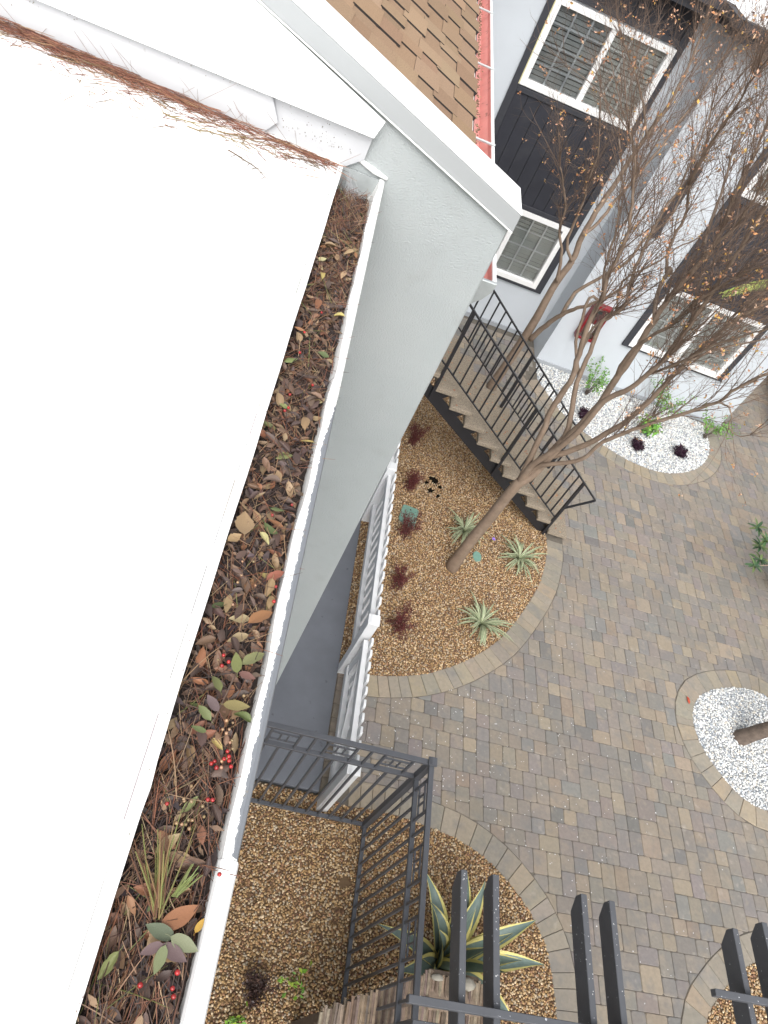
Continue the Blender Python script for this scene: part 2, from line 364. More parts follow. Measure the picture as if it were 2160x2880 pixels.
for (h, i, hh, a) in skyline(210, 125):
    gpx = 0.0014
    lx0, ly0, lx1, ly1 = i*U + gpx, h*U + gpx, (i+a)*U - gpx, (h+hh)*U - gpx
    cxx, cyy = (lx0+lx1)/2, (ly0+ly1)/2
    X, Y = OX + cxx*CA - cyy*SA, OY + cxx*SA + cyy*CA
    if X < 1.72 or Y > BUILD_LINE(X) - 0.1 or Y < -0.8 or X > 11.2 or Y > 15: continue
    if X > 1.6 and X < 2.0 and Y > 4: continue
    r = 0.5 * math.hypot(lx1-lx0, ly1-ly0)
    p = [(OX + x*CA - y*SA, OY + x*SA + y*CA) for x, y in poly_round(lx0, ly0, lx1, ly1, random.uniform(0.008, 0.018))]
    drop = False
    for b in BEDS.values():
        bb = b['bb']
        if X < bb[0]-0.3 or X > bb[1]+0.3 or Y < bb[2]-0.3 or Y > bb[3]+0.3: continue
        ins = [inside(b['outer'], q[0], q[1]) for q in p]
        if all(ins): drop = True; break
        cv = b['out']; k = min(range(len(cv)), key=lambda q: (cv[q].x-X)**2 + (cv[q].y-Y)**2)
        d = (cv[k] - Vector((X, Y))).length
        if not any(ins):
            if d > r + 0.02: continue
        a_, b_ = cv[max(0,k-1)], cv[min(len(cv)-1,k+1)]; t = (b_-a_).normalized(); nr = Vector((t.y, -t.x))
        p = clip(p, cv[k] + nr * 0.004, nr)
        if len(p) < 3 or area(p) < 0.0012: drop = True; break
    if drop: continue
    vis = in_frame((X, Y, 0)); hid = (X < 1.75 and Y < 2.6)
    stones.append((math.hypot(X, Y) + (0 if vis and not hid else 1e4), p))
stones.sort(key=lambda s: s[0])
rest = MB()
for n, (d, p) in enumerate(stones):
    mb = MB() if n < 300 else rest
    mb.tint = ptint(); mb.slab(p, random.gauss(0, 0.0012), -0.035, random.uniform(0.0045, 0.007))
    if n < 300: mb.build('paver', M_paver, yard, fix=False)
rest.build('paver', M_paver, yard, kind='stuff', fix=False)

# stone kerbs round the beds
KT = [((0.287, 0.244, 0.186), 4), ((0.262, 0.232, 0.186), 4), ((0.244, 0.22, 0.18), 2), ((0.305, 0.25, 0.18), 2)]
for bi, b in BEDS.items():
    kb = MB(); n = len(b['k']); cl = b['closed']
    base = MB(); inn, out = offset(b['k'], 0.02, cl), offset(b['k'], RW - 0.02, cl)
    for i in range(n if cl else n-1):
        j = (i+1) % n; base.add([(inn[i].x,inn[i].y,-0.03),(inn[j].x,inn[j].y,-0.03),(out[j].x,out[j].y,-0.03),(out[i].x,out[i].y,-0.03)], [(0,1,2,3)])
    kerb = base.build('kerb', M_sand, kind='structure', fix=False)
    P1, P2 = b['k'], offset(b['k'], RW, cl)
    if cl: P1 = P1 + [P1[0]]; P2 = P2 + [P2[0]]
    i = 0
    while i < len(P1) - 2:
        st = 4 if random.random() < 0.75 else 3; j = min(i + st, len(P1) - 1)
        if len(P1) - 1 - j < 2: j = len(P1) - 1
        g1 = (P1[j]-P1[i]).normalized() * 0.002; g2 = (P2[j]-P2[i]).normalized() * 0.002
        q = [P1[i]+g1, P2[i]+g2, P2[j]-g2, P1[j]-g1]
        cen = (q[0]+q[1]+q[2]+q[3]) / 4
        mb = MB(); mb.tint = jit(random.choices([k[0] for k in KT], [k[1] for k in KT])[0], 0.06)
        poly = [(v.x, v.y) for v in q]
        mb.slab(poly, 0.004 + random.gauss(0, 0.001), -0.045, 0.005); mb.build('kerb_stone', M_paver, kerb, fix=False); i = j
# the single row of square pavers along the walkway
row = MB(); row.box(1.46, 1.60, 2.47, 3.82, -0.045, -0.03); row = row.build('kerb', M_sand, kind='structure')
y = 2.475
while y < 3.79:
    mb = MB(); mb.tint = jit((0.20,0.165,0.125), 0.08); mb.slab(poly_round(1.463, y, 1.615, y+0.15, 0.008), 0.002, -0.04, 0.005); mb.build('kerb_stone', M_paver, row, fix=False); y += 0.154

# ------------------------------------------------------------------ gravel
ICO = bpy.data.meshes.new('tmp'); _b = bmesh.new(); bmesh.ops.create_icosphere(_b, subdivisions=1, radius=1.0); _b.to_mesh(ICO); _b.free()
IV = np.array([v.co[:] for v in ICO.vertices]); IF = np.array([p.vertices[:] for p in ICO.polygons]); bpy.data.meshes.remove(ICO)
def gravel(name, poly, sp, rmin, rmax, cols, wts, holes=(), z0=-0.001, xmin=-99, label=None):
    xs = [p[0] for p in poly]; ys = [p[1] for p in poly]
    gx, gy = np.meshgrid(np.arange(max(xmin, min(xs)), max(xs), sp), np.arange(min(ys), max(ys), sp))
    X = (gx + RNG.uniform(-0.5, 0.5, gx.shape) * sp).ravel(); Y = (gy + RNG.uniform(-0.5, 0.5, gy.shape) * sp).ravel()
    k = inside_np(poly, X, Y)
    for (hx, hy, hr) in holes: k &= ((X-hx)**2 + (Y-hy)**2) > (hr * (0.75 + 0.5*RNG.random(X.shape)))**2
    X, Y = X[k], Y[k]; N = len(X)
    r = RNG.uniform(rmin, rmax, N) * np.where(RNG.random(N) < 0.12, 1.35, 1.0); ax = np.stack([r * RNG.uniform(0.85, 1.35, N), r * RNG.uniform(0.7, 1.0, N), r * RNG.uniform(0.5, 0.8, N)], 1)
    a = RNG.uniform(0, 2*np.pi, N); tl = RNG.uniform(-0.5, 0.5, N)
    V = IV[None] * ax[:, None, :] * RNG.uniform(0.82, 1.15, (N, len(IV), 1))
    c, s = np.cos(tl)[:, None], np.sin(tl)[:, None]; V = np.stack([V[..., 0]*c + V[..., 2]*s, V[..., 1], -V[..., 0]*s + V[..., 2]*c], -1)
    c, s = np.cos(a)[:, None], np.sin(a)[:, None]; V = np.stack([V[..., 0]*c - V[..., 1]*s, V[..., 0]*s + V[..., 1]*c, V[..., 2]], -1)
    V += np.stack([X, Y, z0 + RNG.uniform(0, 0.008, N)], 1)[:, None, :]
    nv = len(IV); F = (IF[None] + (np.arange(N) * nv)[:, None, None]).reshape(-1, 3)
    me = bpy.data.meshes.new(name); me.vertices.add(N*nv); me.vertices.foreach_set('co', V.ravel().astype(np.float32))
    me.loops.add(F.size); me.loops.foreach_set('vertex_index', F.ravel().astype(np.int32)); me.polygons.add(len(F))
    me.polygons.foreach_set('loop_start', np.arange(0, F.size, 3, dtype=np.int32)); me.polygons.foreach_set('loop_total', np.full(len(F), 3, dtype=np.int32))
    ci = RNG.choice(len(cols), N, p=np.array(wts)/sum(wts)); C = np.array(cols)[ci] * RNG.uniform(0.75, 1.25, (N, 1))
    at = me.attributes.new('tint', 'FLOAT_COLOR', 'POINT'); cc = np.ones((N, nv, 4), np.float32); cc[..., :3] = C[:, None, :]; at.data.foreach_set('color', cc.ravel())
    me.polygons.foreach_set('use_smooth', np.ones(len(F), bool)); me.update(); me.validate(); me.materials.append(M_pebble)
    return link(name, me, None, 'stuff', label)
BR = [(0.419, 0.27, 0.127), (0.316, 0.191, 0.092), (0.484, 0.339, 0.185), (0.186, 0.104, 0.065), (0.577, 0.452, 0.3), (0.344, 0.196, 0.108), (0.391, 0.322, 0.239)]; BRW = [4,3.5,4,2.2,3,2.5,2.2]
WH = [(0.74,0.74,0.72),(0.58,0.59,0.59),(0.42,0.45,0.48),(0.30,0.33,0.36),(0.66,0.61,0.53)]; WHW = [6,3,1.8,0.9,1.0]
FAB = [(2.40,7.03,0.06),(2.50,6.93,0.035),(2.36,6.82,0.04),(2.47,6.76,0.03),(2.29,6.95,0.03)]
for hx, hy, hr in FAB:
    s = MB(); s.add([(hx+hr*1.6*math.cos(k*0.7854), hy+hr*1.6*math.sin(k*0.7854), -0.0035+0.0004*(hx*10%1)) for k in range(8)], [tuple(range(8))]); s.build('weed_fabric', mat('black weed fabric', (0.014,0.012,0.010), 1.0, 0.1, 20, spec=0.0), kind='structure', fix=False)
for bi in (1, 2, 5):
    s = MB(); P = BEDS[bi]['inner']; s.add([(p.x, p.y, -0.0055) for p in P], [tuple(range(len(P)))]); s.build('bed_soil', M_dirt, kind='structure')
for bi in (3, 4):
    s = MB(); P = BEDS[bi]['inner']; s.add([(p.x, p.y, -0.0055) for p in P], [tuple(range(len(P)))]); s.build('bed_soil', mat('grey bed soil', (0.3,0.31,0.32), 0.9, 0.3, 20), kind='structure')
gravel('brown_gravel', BEDS[1]['inner'], 0.0185, 0.0080, 0.0128, BR, BRW, holes=FAB, label='brown pebbles filling the curved bed under the staircase')
gravel('brown_gravel', BEDS[2]['inner'], 0.0185, 0.0082, 0.0135, BR, BRW, xmin=-0.1, holes=[(1.18,0.85,0.07),(1.81,1.74,0.05)], label='brown pebbles filling the bed round the metal fence and agave')
gravel('brown_gravel', [p for p in BEDS[5]['inner']], 0.022, 0.010, 0.0155, BR, BRW, label='brown pebbles in the bed at the lower right')
gravel('white_gravel', BEDS[3]['inner'], 0.0225, 0.0105, 0.0165, WH, WHW, label='white and grey pebbles in the round tree bed')
gravel('white_gravel', BEDS[4]['inner'], 0.026, 0.012, 0.019, WH, WHW, label='white and grey pebbles in the bed along the white building')

# ------------------------------------------------------------------ the house we look down from
house = thing('house', (-2.0, 0.0, 0), 'white flat roof of the near house overhanging the debris filled gutter', 'house')
b = MB(); b.box(-4.0, -0.10, -3.0, 2.475, 0.0, 5.58); b.build('wall', M_stucco, house)
def roof_z(x): return 5.703 + 0.027 * (-0.015 - x)
b = MB(); x0, x1 = -4.2, -0.030
b.add([(x0,-3,roof_z(x0)),(x1,-3,roof_z(x1)),(x1,2.476,roof_z(x1)),(x0,2.476,roof_z(x0)),(x0,-3,5.58),(x1,-3,5.58),(x1,2.476,5.58),(x0,2.476,5.58)],[(0,1,2,3),(7,6,5,4),(0,4,5,1),(1,5,6,2),(2,6,7,3),(3,7,4,0)])
b.build('roof', M_roof, house)
b = MB()   # metal drip edge, slightly wavy where it was nailed
for seg in ((-1.0,0.319),(0.318,1.271),(1.270,2.455)):
    n = 26; A = []; 
    for i in range(n + 1):
        y = seg[0] + (seg[1]-seg[0]) * i / n; wv = 0.0007*math.sin(y*7.3) + 0.0005*math.sin(y*19+1) + (0.002 if abs(y-0.36) < 0.03 else 0)
        A.append((y, -0.0135 + wv))
    for (ya, xa), (yb, xb) in zip(A, A[1:]):
        z = 5.7065
        b.add([(-0.032,ya,z),(xa,ya,z-0.001),(xb,yb,z-0.001),(-0.032,yb,z),(xa,ya,z-0.016),(xb,yb,z-0.016)], [(0,1,2,3),(1,4,5,2)])
b.build('drip_edge', M_white, house, fix=False)
b = MB(); y = -0.4
while y < 2.4:   # thin broken line of grime along the metal edge
    l = random.uniform(0.02,0.16); wd_ = random.uniform(0.0004,0.0010); b.tint = jit((0.30,0.29,0.28),0.2)
    b.add([(-0.0325-wd_,y,5.7072),(-0.0325+wd_,y,5.7072),(-0.0325+wd_,y+l,5.7072),(-0.0325-wd_,y+l,5.7072)],[(0,1,2,3)]); y += l*random.uniform(1.0,1.5)
for i in range(45):
    y = random.uniform(-0.1,2.4); b.tint = jit((0.22,0.20,0.18),0.3); s_ = random.uniform(0.0004,0.0011); x = -0.016 + random.gauss(0,0.003); b.add([(x,y,5.7078),(x+s_,y+s_*2,5.7078),(x,y+s_*5,5.7078),(x-s_,y+s_*2,5.7078)],[(0,1,2,3)])
b.build('grime', M_dleaf, house, kind='stuff', fix=False)
b = MB(); b.box(-0.052, -0.034, -1.2, 2.47, 5.50, 5.579); b.build('fascia_board', M_white, house)

gut = thing('roof_gutter', (0.06, 1.0, 5.6), 'old white roof gutter packed with leaves and needles, its outer lip flaking grey', 'gutter')
N = 120; prof = []
b = MB(); rows = []
for i in range(N + 1):
    y = -1.0 + 3.47 * i / N
    wv = 0.0028*math.sin(y*5.1+0.6) + 0.002*math.sin(y*13.7) + 0.0014*math.sin(y*31+2)
    if 0.27 < y < 0.33: wv += 0.0015
    s = [(-0.030,5.655),(-0.030,5.592),(0.080,5.592),(0.103,5.640),(0.1105+wv,5.690),(0.1115+wv,5.698),(0.118,5.7015),(0.127,5.7015),(0.1335,5.698),(0.1360,5.690),(0.1345,5.672),(0.120,5.630),(0.100,5.585),(-0.032,5.585),(-0.032,5.655)]
    rows.append([(x, y, z) for x, z in s])
k = len(rows[0])
b.add([p for r in rows for p in r], [(i*k+j, i*k+j+1, (i+1)*k+j+1, (i+1)*k+j) for i in range(N) for j in range(k-1)])
b.build('trough', M_lip, gut, smooth=False)
b = MB(); b.box(-0.029, 0.116, 2.462, 2.468, 5.590, 5.698); b.build('end_cap', M_galv, gut)
for y0 in (0.28,):
    b = MB(); b.extrude([(0.1085,5.690),(0.112,5.700),(0.119,5.7035),(0.128,5.7035),(0.1355,5.699),(0.1385,5.690),(0.136,5.672),(0.1345,5.672),(0.1362,5.69),(0.1335,5.6985),(0.127,5.7018),(0.118,5.7018),(0.1125,5.698),(0.1105,5.690)], 1, y0-0.22, y0); b.build('joint_sleeve', M_white, gut)

def cat_rom0(P): return [Vector(p) for p in P]
M_base = mat('base flashing paint', (0.50,0.51,0.525), 0.5, 0.03, 8, spots=[((0.3,0.29,0.27), 30, 0.68, 0.76, 0.5)])
# wing wall at the end of the gutter, with its sloping metal coping
wing = thing('wing_wall', (0, 2.57, 0), 'pale grey stucco wing wall with sloping white metal coping', 'wall')
RK = 0.362
zc = lambda x: 5.702 + RK * (0.616 - x)
b = MB(); b.extrude([(-4.2, 0), (0.603, 0), (0.603, zc(0.603) + 0.02), (-4.2, zc(-4.2) + 0.02)], 1, 2.48, 2.66); b.build('stucco_face', M_stucco, wing, bevel=0.006)
b = MB(); b.extrude([(-4.2, zc(-4.2)), (0.618, zc(0.618)), (0.618, zc(0.618)+0.066), (-4.2, zc(-4.2)+0.066)], 1, 2.462, 2.674); b.build('coping', M_coping_shaded, wing, bevel=0.003)
b = MB(); b.extrude([(-4.2, zc(-4.2)+0.067), (0.6195, zc(0.6195)+0.067), (0.6195, zc(0.6195)+0.070), (-4.2, zc(-4.2)+0.070)], 1, 2.461, 2.675); b.build('coping_lit_top', M_coping_lit, wing)  # thin sheet carrying the painted lit tone of the coping top
b = MB(); b.extrude([(-4.2, zc(-4.2)-0.004), (0.616, zc(0.616)-0.004), (0.616, zc(0.616)), (-4.2, zc(-4.2))], 1, 2.458, 2.472); b.build('drip_strip', M_white, wing)
b = MB()   # counter flashing: leans out at the foot
def pan(x, z): t = (zc(x) - z) / 0.30; return 2.476 - 0.045 * min(1.2, max(0, (z - 6.2) / (5.838 - 6.2)))
q = [(-4.1,5.849),(0.053,5.836),(0.072,5.893),(-0.35,zc(-0.35)-0.006),(-4.1,zc(-4.1)-0.006)]
pts = [(x, pan(x, z), z) for x, z in q]
b.add(pts + [(x, y - 0.004, z) for x, y, z in pts], [(0,1,2,3,4),(9,8,7,6,5)] + [(i, i+5, (i+1)%5+5, (i+1)%5) for i in range(5)]); b.build('counter_flashing', M_flash, wing)
b = MB(); b.extrude([(-4.1, 5.705), (-0.30, 5.705), (-0.255, 5.76), (-0.30, 5.853), (-4.1, 5.862)], 1, 2.449, 2.455); b.build('base_flashing', M_base, wing)
b = MB(); b.extrude([(-0.34, 5.700), (-0.012, 5.698), (0.045, 5.745), (0.052, 5.845), (-0.34, 5.852)], 1, 2.4625, 2.472); b.build('base_flashing', M_base, wing)
b = MB()   # grime and grit caught under the flashing edges
for i in range(150):
    q = random.random(); x = -1.2*q + 0.05
    if i % 3 == 0: p = (x*0.4+0.02, 2.470, zc(x*0.4+0.02) - 0.006 - abs(random.gauss(0,0.006)))
    elif i % 3 == 1: p = (x, 2.447, 5.832 - abs(random.gauss(0,0.010)))
    else: p = (0.0 - 0.25*random.random(), 2.461, 5.74 + abs(random.gauss(0,0.03)))
    b.tint = jit((0.22,0.19,0.15),0.3); b.sphere(p, random.uniform(0.0006,0.0019), 5, 3)
b.build('grit', M_dleaf, wing, kind='stuff', fix=False)
for x, z in ((-0.16,5.93),(0.03,5.862)):
    b = MB(); b.sphere((x, pan(x, z) - 0.004, z), 0.008, 8, 4); b.build('rivet', M_flash, wing)
b = MB(); b.tube(cat_rom0([(-0.03,2.476,5.718),(0.0,2.478,5.742),(0.035,2.478,5.732),(0.09,2.478,5.716),(0.14,2.478,5.706)]), [0.006,0.010,0.008,0.011,0.006], 8); b.build('sealant', M_flash, wing, smooth=True)

# neighbouring roof of brown shingles behind the wing wall, with its red gutter
nb = thing('shingle_house', (-1.0, 7.0, 0), 'brown shingle roof behind the coping with a red inside gutter', 'house')
b = MB(); b.box(-4.0, 0.24, 2.68, 11.2, 0.0, 5.2); b.build('wall', M_backwall, nb)
sz = lambda x: 5.315 + RK * (0.615 - x)
b = MB(); b.extrude([(-4.0, sz(-4.0)-0.012), (0.605, sz(0.605)-0.012), (0.605, sz(0.605)-0.10), (0.24, 5.2), (-4.0, 5.2)], 1, 2.78, 11.3); b.build('roof_deck', mat('shingle underlay', (0.035,0.028,0.024), 0.9, 0.2, 20), nb)
M_asph = mat('asphalt edge with shade', (0.03,0.026,0.024), 0.9, 0.2, 40)  # black asphalt sides, the colour also carrying the shadow lines between tabs
ST = [(0.288, 0.191, 0.119), (0.272, 0.178, 0.109), (0.304, 0.207, 0.131), (0.248, 0.16, 0.099)]
ex = 0.145; cs = math.cos(math.atan(RK)); sn = math.sin(math.atan(RK)); cnt = 0; rest = MB()
for c in range(11):
    s0, s1 = c * ex, (c + 1) * ex; y = 2.80 + random.uniform(-0.1, 0); up = c % 2
    while y < 11.25:
        wd = random.uniform(0.13, 0.30); up = 1 - up
        h = random.uniform(0.010,0.014) if up else 0.003
        mb = MB() if (cnt < 298 and c < 9) else rest; mb.tint = jit(random.choice(ST), 0.08)
        sl = s0 - (0.0 if up else -0.02)
        P = []
        for s_, zt in ((sl, h), (s1 + 0.03, h - 0.003)):
            X = 0.622 - s_ * cs; Z = sz(0.622) + s_ * sn
            for yy in (y + 0.002, min(y + wd, 11.28) - 0.002): P.append((X, yy, Z, zt))
        vs = [(X, yy, Z - 0.012) for X, yy, Z, zt in P] + [(X + sn*zt, yy, Z + cs*zt) for X, yy, Z, zt in P]
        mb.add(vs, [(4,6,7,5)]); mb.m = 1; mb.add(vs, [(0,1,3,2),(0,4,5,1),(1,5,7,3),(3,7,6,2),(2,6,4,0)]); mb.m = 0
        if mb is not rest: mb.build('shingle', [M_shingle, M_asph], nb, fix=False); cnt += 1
        y += wd
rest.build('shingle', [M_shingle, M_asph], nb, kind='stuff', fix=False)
b = MB(); b.box(0.606, 0.618, 2.80, 11.28, 5.20, 5.300); b.build('fascia_board', M_white, nb)
rg = MB(); rg.extrude([(0.620,5.312),(0.620,5.225),(0.690,5.225),(0.727,5.270),(0.732,5.305),(0.728,5.305),(0.722,5.274),(0.687,5.231),(0.626,5.231),(0.626,5.312)], 1, 2.84, 11.25); rg = rg.build('red_gutter', M_red, nb)
b = MB(); b.extrude([(0.7285,5.3055),(0.731,5.3115),(0.747,5.3115),(0.751,5.304),(0.747,5.290),(0.7345,5.270),(0.698,5.222),(0.62,5.222),(0.62,5.2245),(0.692,5.2245),(0.7285,5.270),(0.733,5.3052)], 1, 2.838, 11.25); b.build('gutter_front', M_white, rg)
b = MB(); b.extrude([(0.622,5.305),(0.622,5.150),(0.650,5.150),(0.690,5.185),(0.720,5.215),(0.748,5.265),(0.752,5.308)], 1, 2.815, 2.836); b.build('end_cap', M_galv, rg, bevel=0.003)
for y in (4.27, 5.55, 6.9, 8.3, 9.8):
    b = MB(); b.tube([(0.606,y,5.316),(0.748,y,5.316)], 0.008, 6); b.build('gutter_spike', M_galv, rg)
b = MB()
for i in range(420):
    y = random.uniform(3.6, 9.5); b.tint = jit(random.choice([(0.13,0.08,0.05),(0.2,0.13,0.08),(0.3,0.2,0.13)]), 0.2)
    b.sphere((0.632 + abs(random.gauss(0, 0.012)), y, 5.300 + random.uniform(-0.004, 0.006)), random.uniform(0.004, 0.009), 5, 3, 0.6)
b.build('gutter_debris', M_dleaf, nb, kind='stuff')

# ------------------------------------------------------------------ the white building across the courtyard
YL, YR, XC = 11.40, 10.76, 4.15
bl = thing('apartment_building', (4.0, 12.5, 0), 'white stucco two storey building with charcoal board panels and gridded windows', 'building')
def wall_holes(mb, x0, x1, z0, z1, y0, y1, holes):
    xs = sorted({x0, x1, *[h[0] for h in holes], *[h[1] for h in holes]}); zs = sorted({z0, z1, *[h[2] for h in holes], *[h[3] for h in holes]})
    for a, b_ in zip(xs, xs[1:]):
        for c, d in zip(zs, zs[1:]):
            mx, mz = (a+b_)/2, (c+d)/2
            if any(h[0] < mx < h[1] and h[2] < mz < h[3] for h in holes): continue
            mb.box(a, b_, y0, y1, c, d)
LW = [(1.99,3.66,3.79,4.79),(1.99,3.62,1.01,2.08)]; RWN = [(5.49,7.18,0.99,2.08),(5.49,7.18,3.79,4.79)]
b = MB(); wall_holes(b, 0.25, XC, 0, 5.36, YL, YL+0.25, LW); b.build('wall', M_backwall, bl, fix=False)
b = MB(); wall_holes(b, XC, 8.0, 0, 5.36, YR, YR+0.25, RWN); b.box(XC, XC+0.25, YR+0.25, YL+0.25, 0, 5.36); b.box(7.75, 8.0, YR+0.25, 20, 0, 5.36); b.build('wall', M_backwall, bl, fix=False)
b = MB(); b.box(0.25, XC-0.01, YL-0.035, YL-0.001, 0.0, 0.075); b.box(XC-0.03, 8.0, YR-0.03, YR-0.001, 0.0, 0.07); b.build('wall_base', mat('grey base paint', (0.33,0.35,0.37), 0.7, 0.1, 6), bl)
def boards(x0, x1, z0, z1, y, w_=0.20):
    x = x0
    while x < x1 - 0.01:
        xe = min(x + w_, x1); mb = MB(); mb.box(x + 0.004, xe - 0.004, y - 0.022, y - 0.001, z0, z1); mb.build('siding_board', M_side, bl, bevel=0.002); x = xe
    mb = MB(); mb.box(x0, x1, y - 0.006, y - 0.0015, z0, z1); mb.build('panel_backing', M_dark, bl)
for (x0, x1, Y, hs_) in ((1.83, 3.80, YL, LW), (5.33, 7.34, YR, RWN)):
    boards(x0 + 0.11, x1 - 0.11, 2.215, 3.64, Y); boards(x0 + 0.11, x1 - 0.11, 4.945, 5.30, Y)
    for (a, c, z0, z1) in ((x0, x0+0.11, 2.16, 5.34), (x1-0.11, x1, 2.16, 5.34), (x0+0.11, x1-0.11, 3.64, 3.715), (x0+0.11, x1-0.11, 4.87, 4.945), (x0+0.11, x1-0.11, 2.14, 2.215),
                        (x0+0.0, x0+0.11, 0.90, 2.16), (x1-0.11, x1, 0.90, 2.16), (x0+0.11, x1-0.11, 0.90, 0.945)):
        mb = MB(); mb.box(a, c, Y - 0.045, Y - 0.0012, z0, z1); mb.build('trim_board', M_trim, bl, bevel=0.004)
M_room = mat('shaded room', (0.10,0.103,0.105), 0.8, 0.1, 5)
def window(h, Y, cream=False):
    x0, x1, z0, z1 = h; f = MB(); xm = (x0+x1)/2; e = 0.055
    f.box(x0-e, x0+0.03, Y-0.055, Y+0.10, z0-e, z1+e); f.box(x1-0.03, x1+e, Y-0.055, Y+0.10, z0-e, z1+e)
    f.box(x0+0.03, x1-0.03, Y-0.055, Y+0.10, z0-e, z0+0.03); f.box(x0+0.03, x1-0.03, Y-0.055, Y+0.10, z1-0.03, z1+e); 
    wn = f.build('window', M_white, bl, bevel=0.004)
    mb = MB(); mb.box(xm-0.04, xm+0.04, Y-0.035, Y+0.09, z0+0.03, z1-0.03); mb.build('mullion', M_white, wn, bevel=0.004)
    for a, c in ((x0+0.03, xm-0.04), (xm+0.04, x1-0.03)):
        mb = MB(); mb.box(a+0.001, c-0.001, Y+0.02, Y+0.024, z0+0.031, z1-0.031); mb.build('pane', M_glass2 if (cream and a < xm - 0.1) else M_glass, wn)
        for k in (1, 2):
            q = a + (c-a)*k/3; mb = MB(); mb.box(q-0.013, q+0.013, Y+0.028, Y+0.041, z0+0.03, z1-0.03); mb.build('muntin', M_munt, wn)
        for k in (1, 2, 3):
            q = z0 + (z1-z0)*k/4; mb = MB(); mb.box(a, c, Y+0.029, Y+0.040, q-0.012, q+0.012); mb.build('muntin', M_munt, wn)
        mb = MB(); z = z0 + 0.04
        while z < z1 - 0.03:
            t = 0.046 + random.uniform(-0.004, 0.004); sag = random.uniform(-0.002, 0.002)
            mb.add([(a, Y+0.060, z), (c, Y+0.060, z+sag), (c, Y+0.060+0.026, z+t+sag), (a, Y+0.060+0.026, z+t)], [(0,1,2,3)]); z += 0.061
        mb.build('blind', M_blind, wn, kind='stuff', fix=False)
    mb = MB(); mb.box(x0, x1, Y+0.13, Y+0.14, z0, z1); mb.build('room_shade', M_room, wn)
    if cream:
        mb = MB(); mb.box(x0-e-0.014, x0-e-0.001, Y-0.05, Y-0.002, z0-e, z1+e); mb.build('caulk_bead', mat('cream caulk', (0.62,0.58,0.33), 0.7, 0.15, 20), wn)
window(LW[0], YL, True); window(LW[1], YL); window(RWN[0], YR); window(RWN[1], YR)
b = MB(); b.box(0.25, 3.94, YL-0.33, YL-0.0, 5.34, 5.36); b.box(3.94, 8.35, YR-0.33, YR, 5.34, 5.36); b.build('soffit', M_trim, bl)
b = MB(); b.box(0.25, 3.935, YL-0.37, YL-0.33, 5.335, 5.555); b.box(3.935, 3.975, YR-0.37, YL-0.33, 5.335, 5.555); b.box(3.975, 8.4, YR-0.37, YR-0.33, 5.335, 5.555); b.build('fascia_board', M_trim, bl, fix=False)
b = MB()   # dark eaves gutter with the kinked corner
b.box(0.25, 3.90, YL-0.47, YL-0.372, 5.46, 5.56); b.box(3.83, 3.933, YR-0.47, YL-0.372, 5.462, 5.562); b.box(3.90, 8.4, YR-0.47, YR-0.372, 5.46, 5.56); b.build('eaves_gutter', M_trim, bl, fix=False)
b = MB(); b.add([(0.25,YL-0.36,5.565),(3.96,YL-0.36,5.565),(3.96,YR-0.36,5.565),(8.4,YR-0.36,5.565),(8.4,20,5.95),(0.25,20,5.95)], [(0,1,2,3,4,5)]); b.build('roof', M_roof, bl)
b = MB(); b.box(4.62, 4.72, YR-0.09, YR-0.004, 2.75, 3.85); b.build('wall_lamp', M_trim, bl, bevel=0.01)

# ------------------------------------------------------------------ outdoor staircase
st = thing('outdoor_staircase', (2.6, 7.2, 0), 'open staircase of stone aggregate treads on black steel with black railings', 'staircase')
NT = 15
for i in range(NT):
    xn, zb = 4.40 - 0.268*i, 0.045 + 0.19*i
    b = MB(); b.box(xn-0.288, xn, 6.65, 7.76, zb, zb+0.058); b.build('tread', M_tread, st, bevel=0.006)
zu = lambda x: 0.043 + (4.112 - x) * 0.709
for y in (6.70, 7.66):
    b = MB(); b.extrude([(4.20, zu(4.20)-0.17), (4.20, 0.043), (4.112, 0.043), (0.3, zu(0.3)), (0.3, zu(0.3)-0.22), (4.06, -0.05)], 1, y, y+0.02); stg = b.build('stringer', M_black, st)
    for i in range(NT):
        xb, zb = 4.40 - 0.268*i, 0.043 + 0.19*i
        b = MB(); b.extrude([(xb-0.286, zb), (xb-0.05, zb), (xb-0.05, zb-0.012), (xb-0.15, zu(xb-0.15)-0.01), (xb-0.286, zb-0.01)], 1, y+0.002, y+0.018); b.build('bracket', M_black, stg)
b = MB(); b.box(0.24, 0.66, 6.5, 7.9, 2.86, 2.95); b.build('landing', M_tread, st, bevel=0.006)
zt = lambda x: 0.905 + 0.747 * (4.36 - x)
zl = lambda x: 0.40 + 0.742 * (4.03 - x)
for y, xe in ((6.665, 4.36), (7.72, 4.33)):
    b = MB(); b.bar((0.45, y, zt(0.45)), (xe, y, zt(xe)), 0.034, 0.018); b.bar((0.45, y, zl(0.45)), (4.05, y, zl(4.05)), 0.024, 0.014)
    b.bar((xe, y, zt(xe)-0.005), (4.07, y, 0.60), 0.03, 0.016); rl = b.build('railing', M_black, st)
    for x in (4.06, 2.92, 1.70, 0.55):
        b = MB(); b.box(x-0.018, x+0.018, y-0.018, y+0.018, zu(x)-0.13, zt(x)-0.006); b.build('post', M_black, rl)
    x = 3.935; k = 0
    while x > 0.6:
        if min(abs(x-p) for p in (2.92, 1.70, 0.55)) > 0.05:
            h = 0.0085; b = MB(); b.box(x-h, x+h, y-h, y+h, zl(x), zt(x)-0.006); b.build('baluster', M_black, rl)
        x -= 0.1245

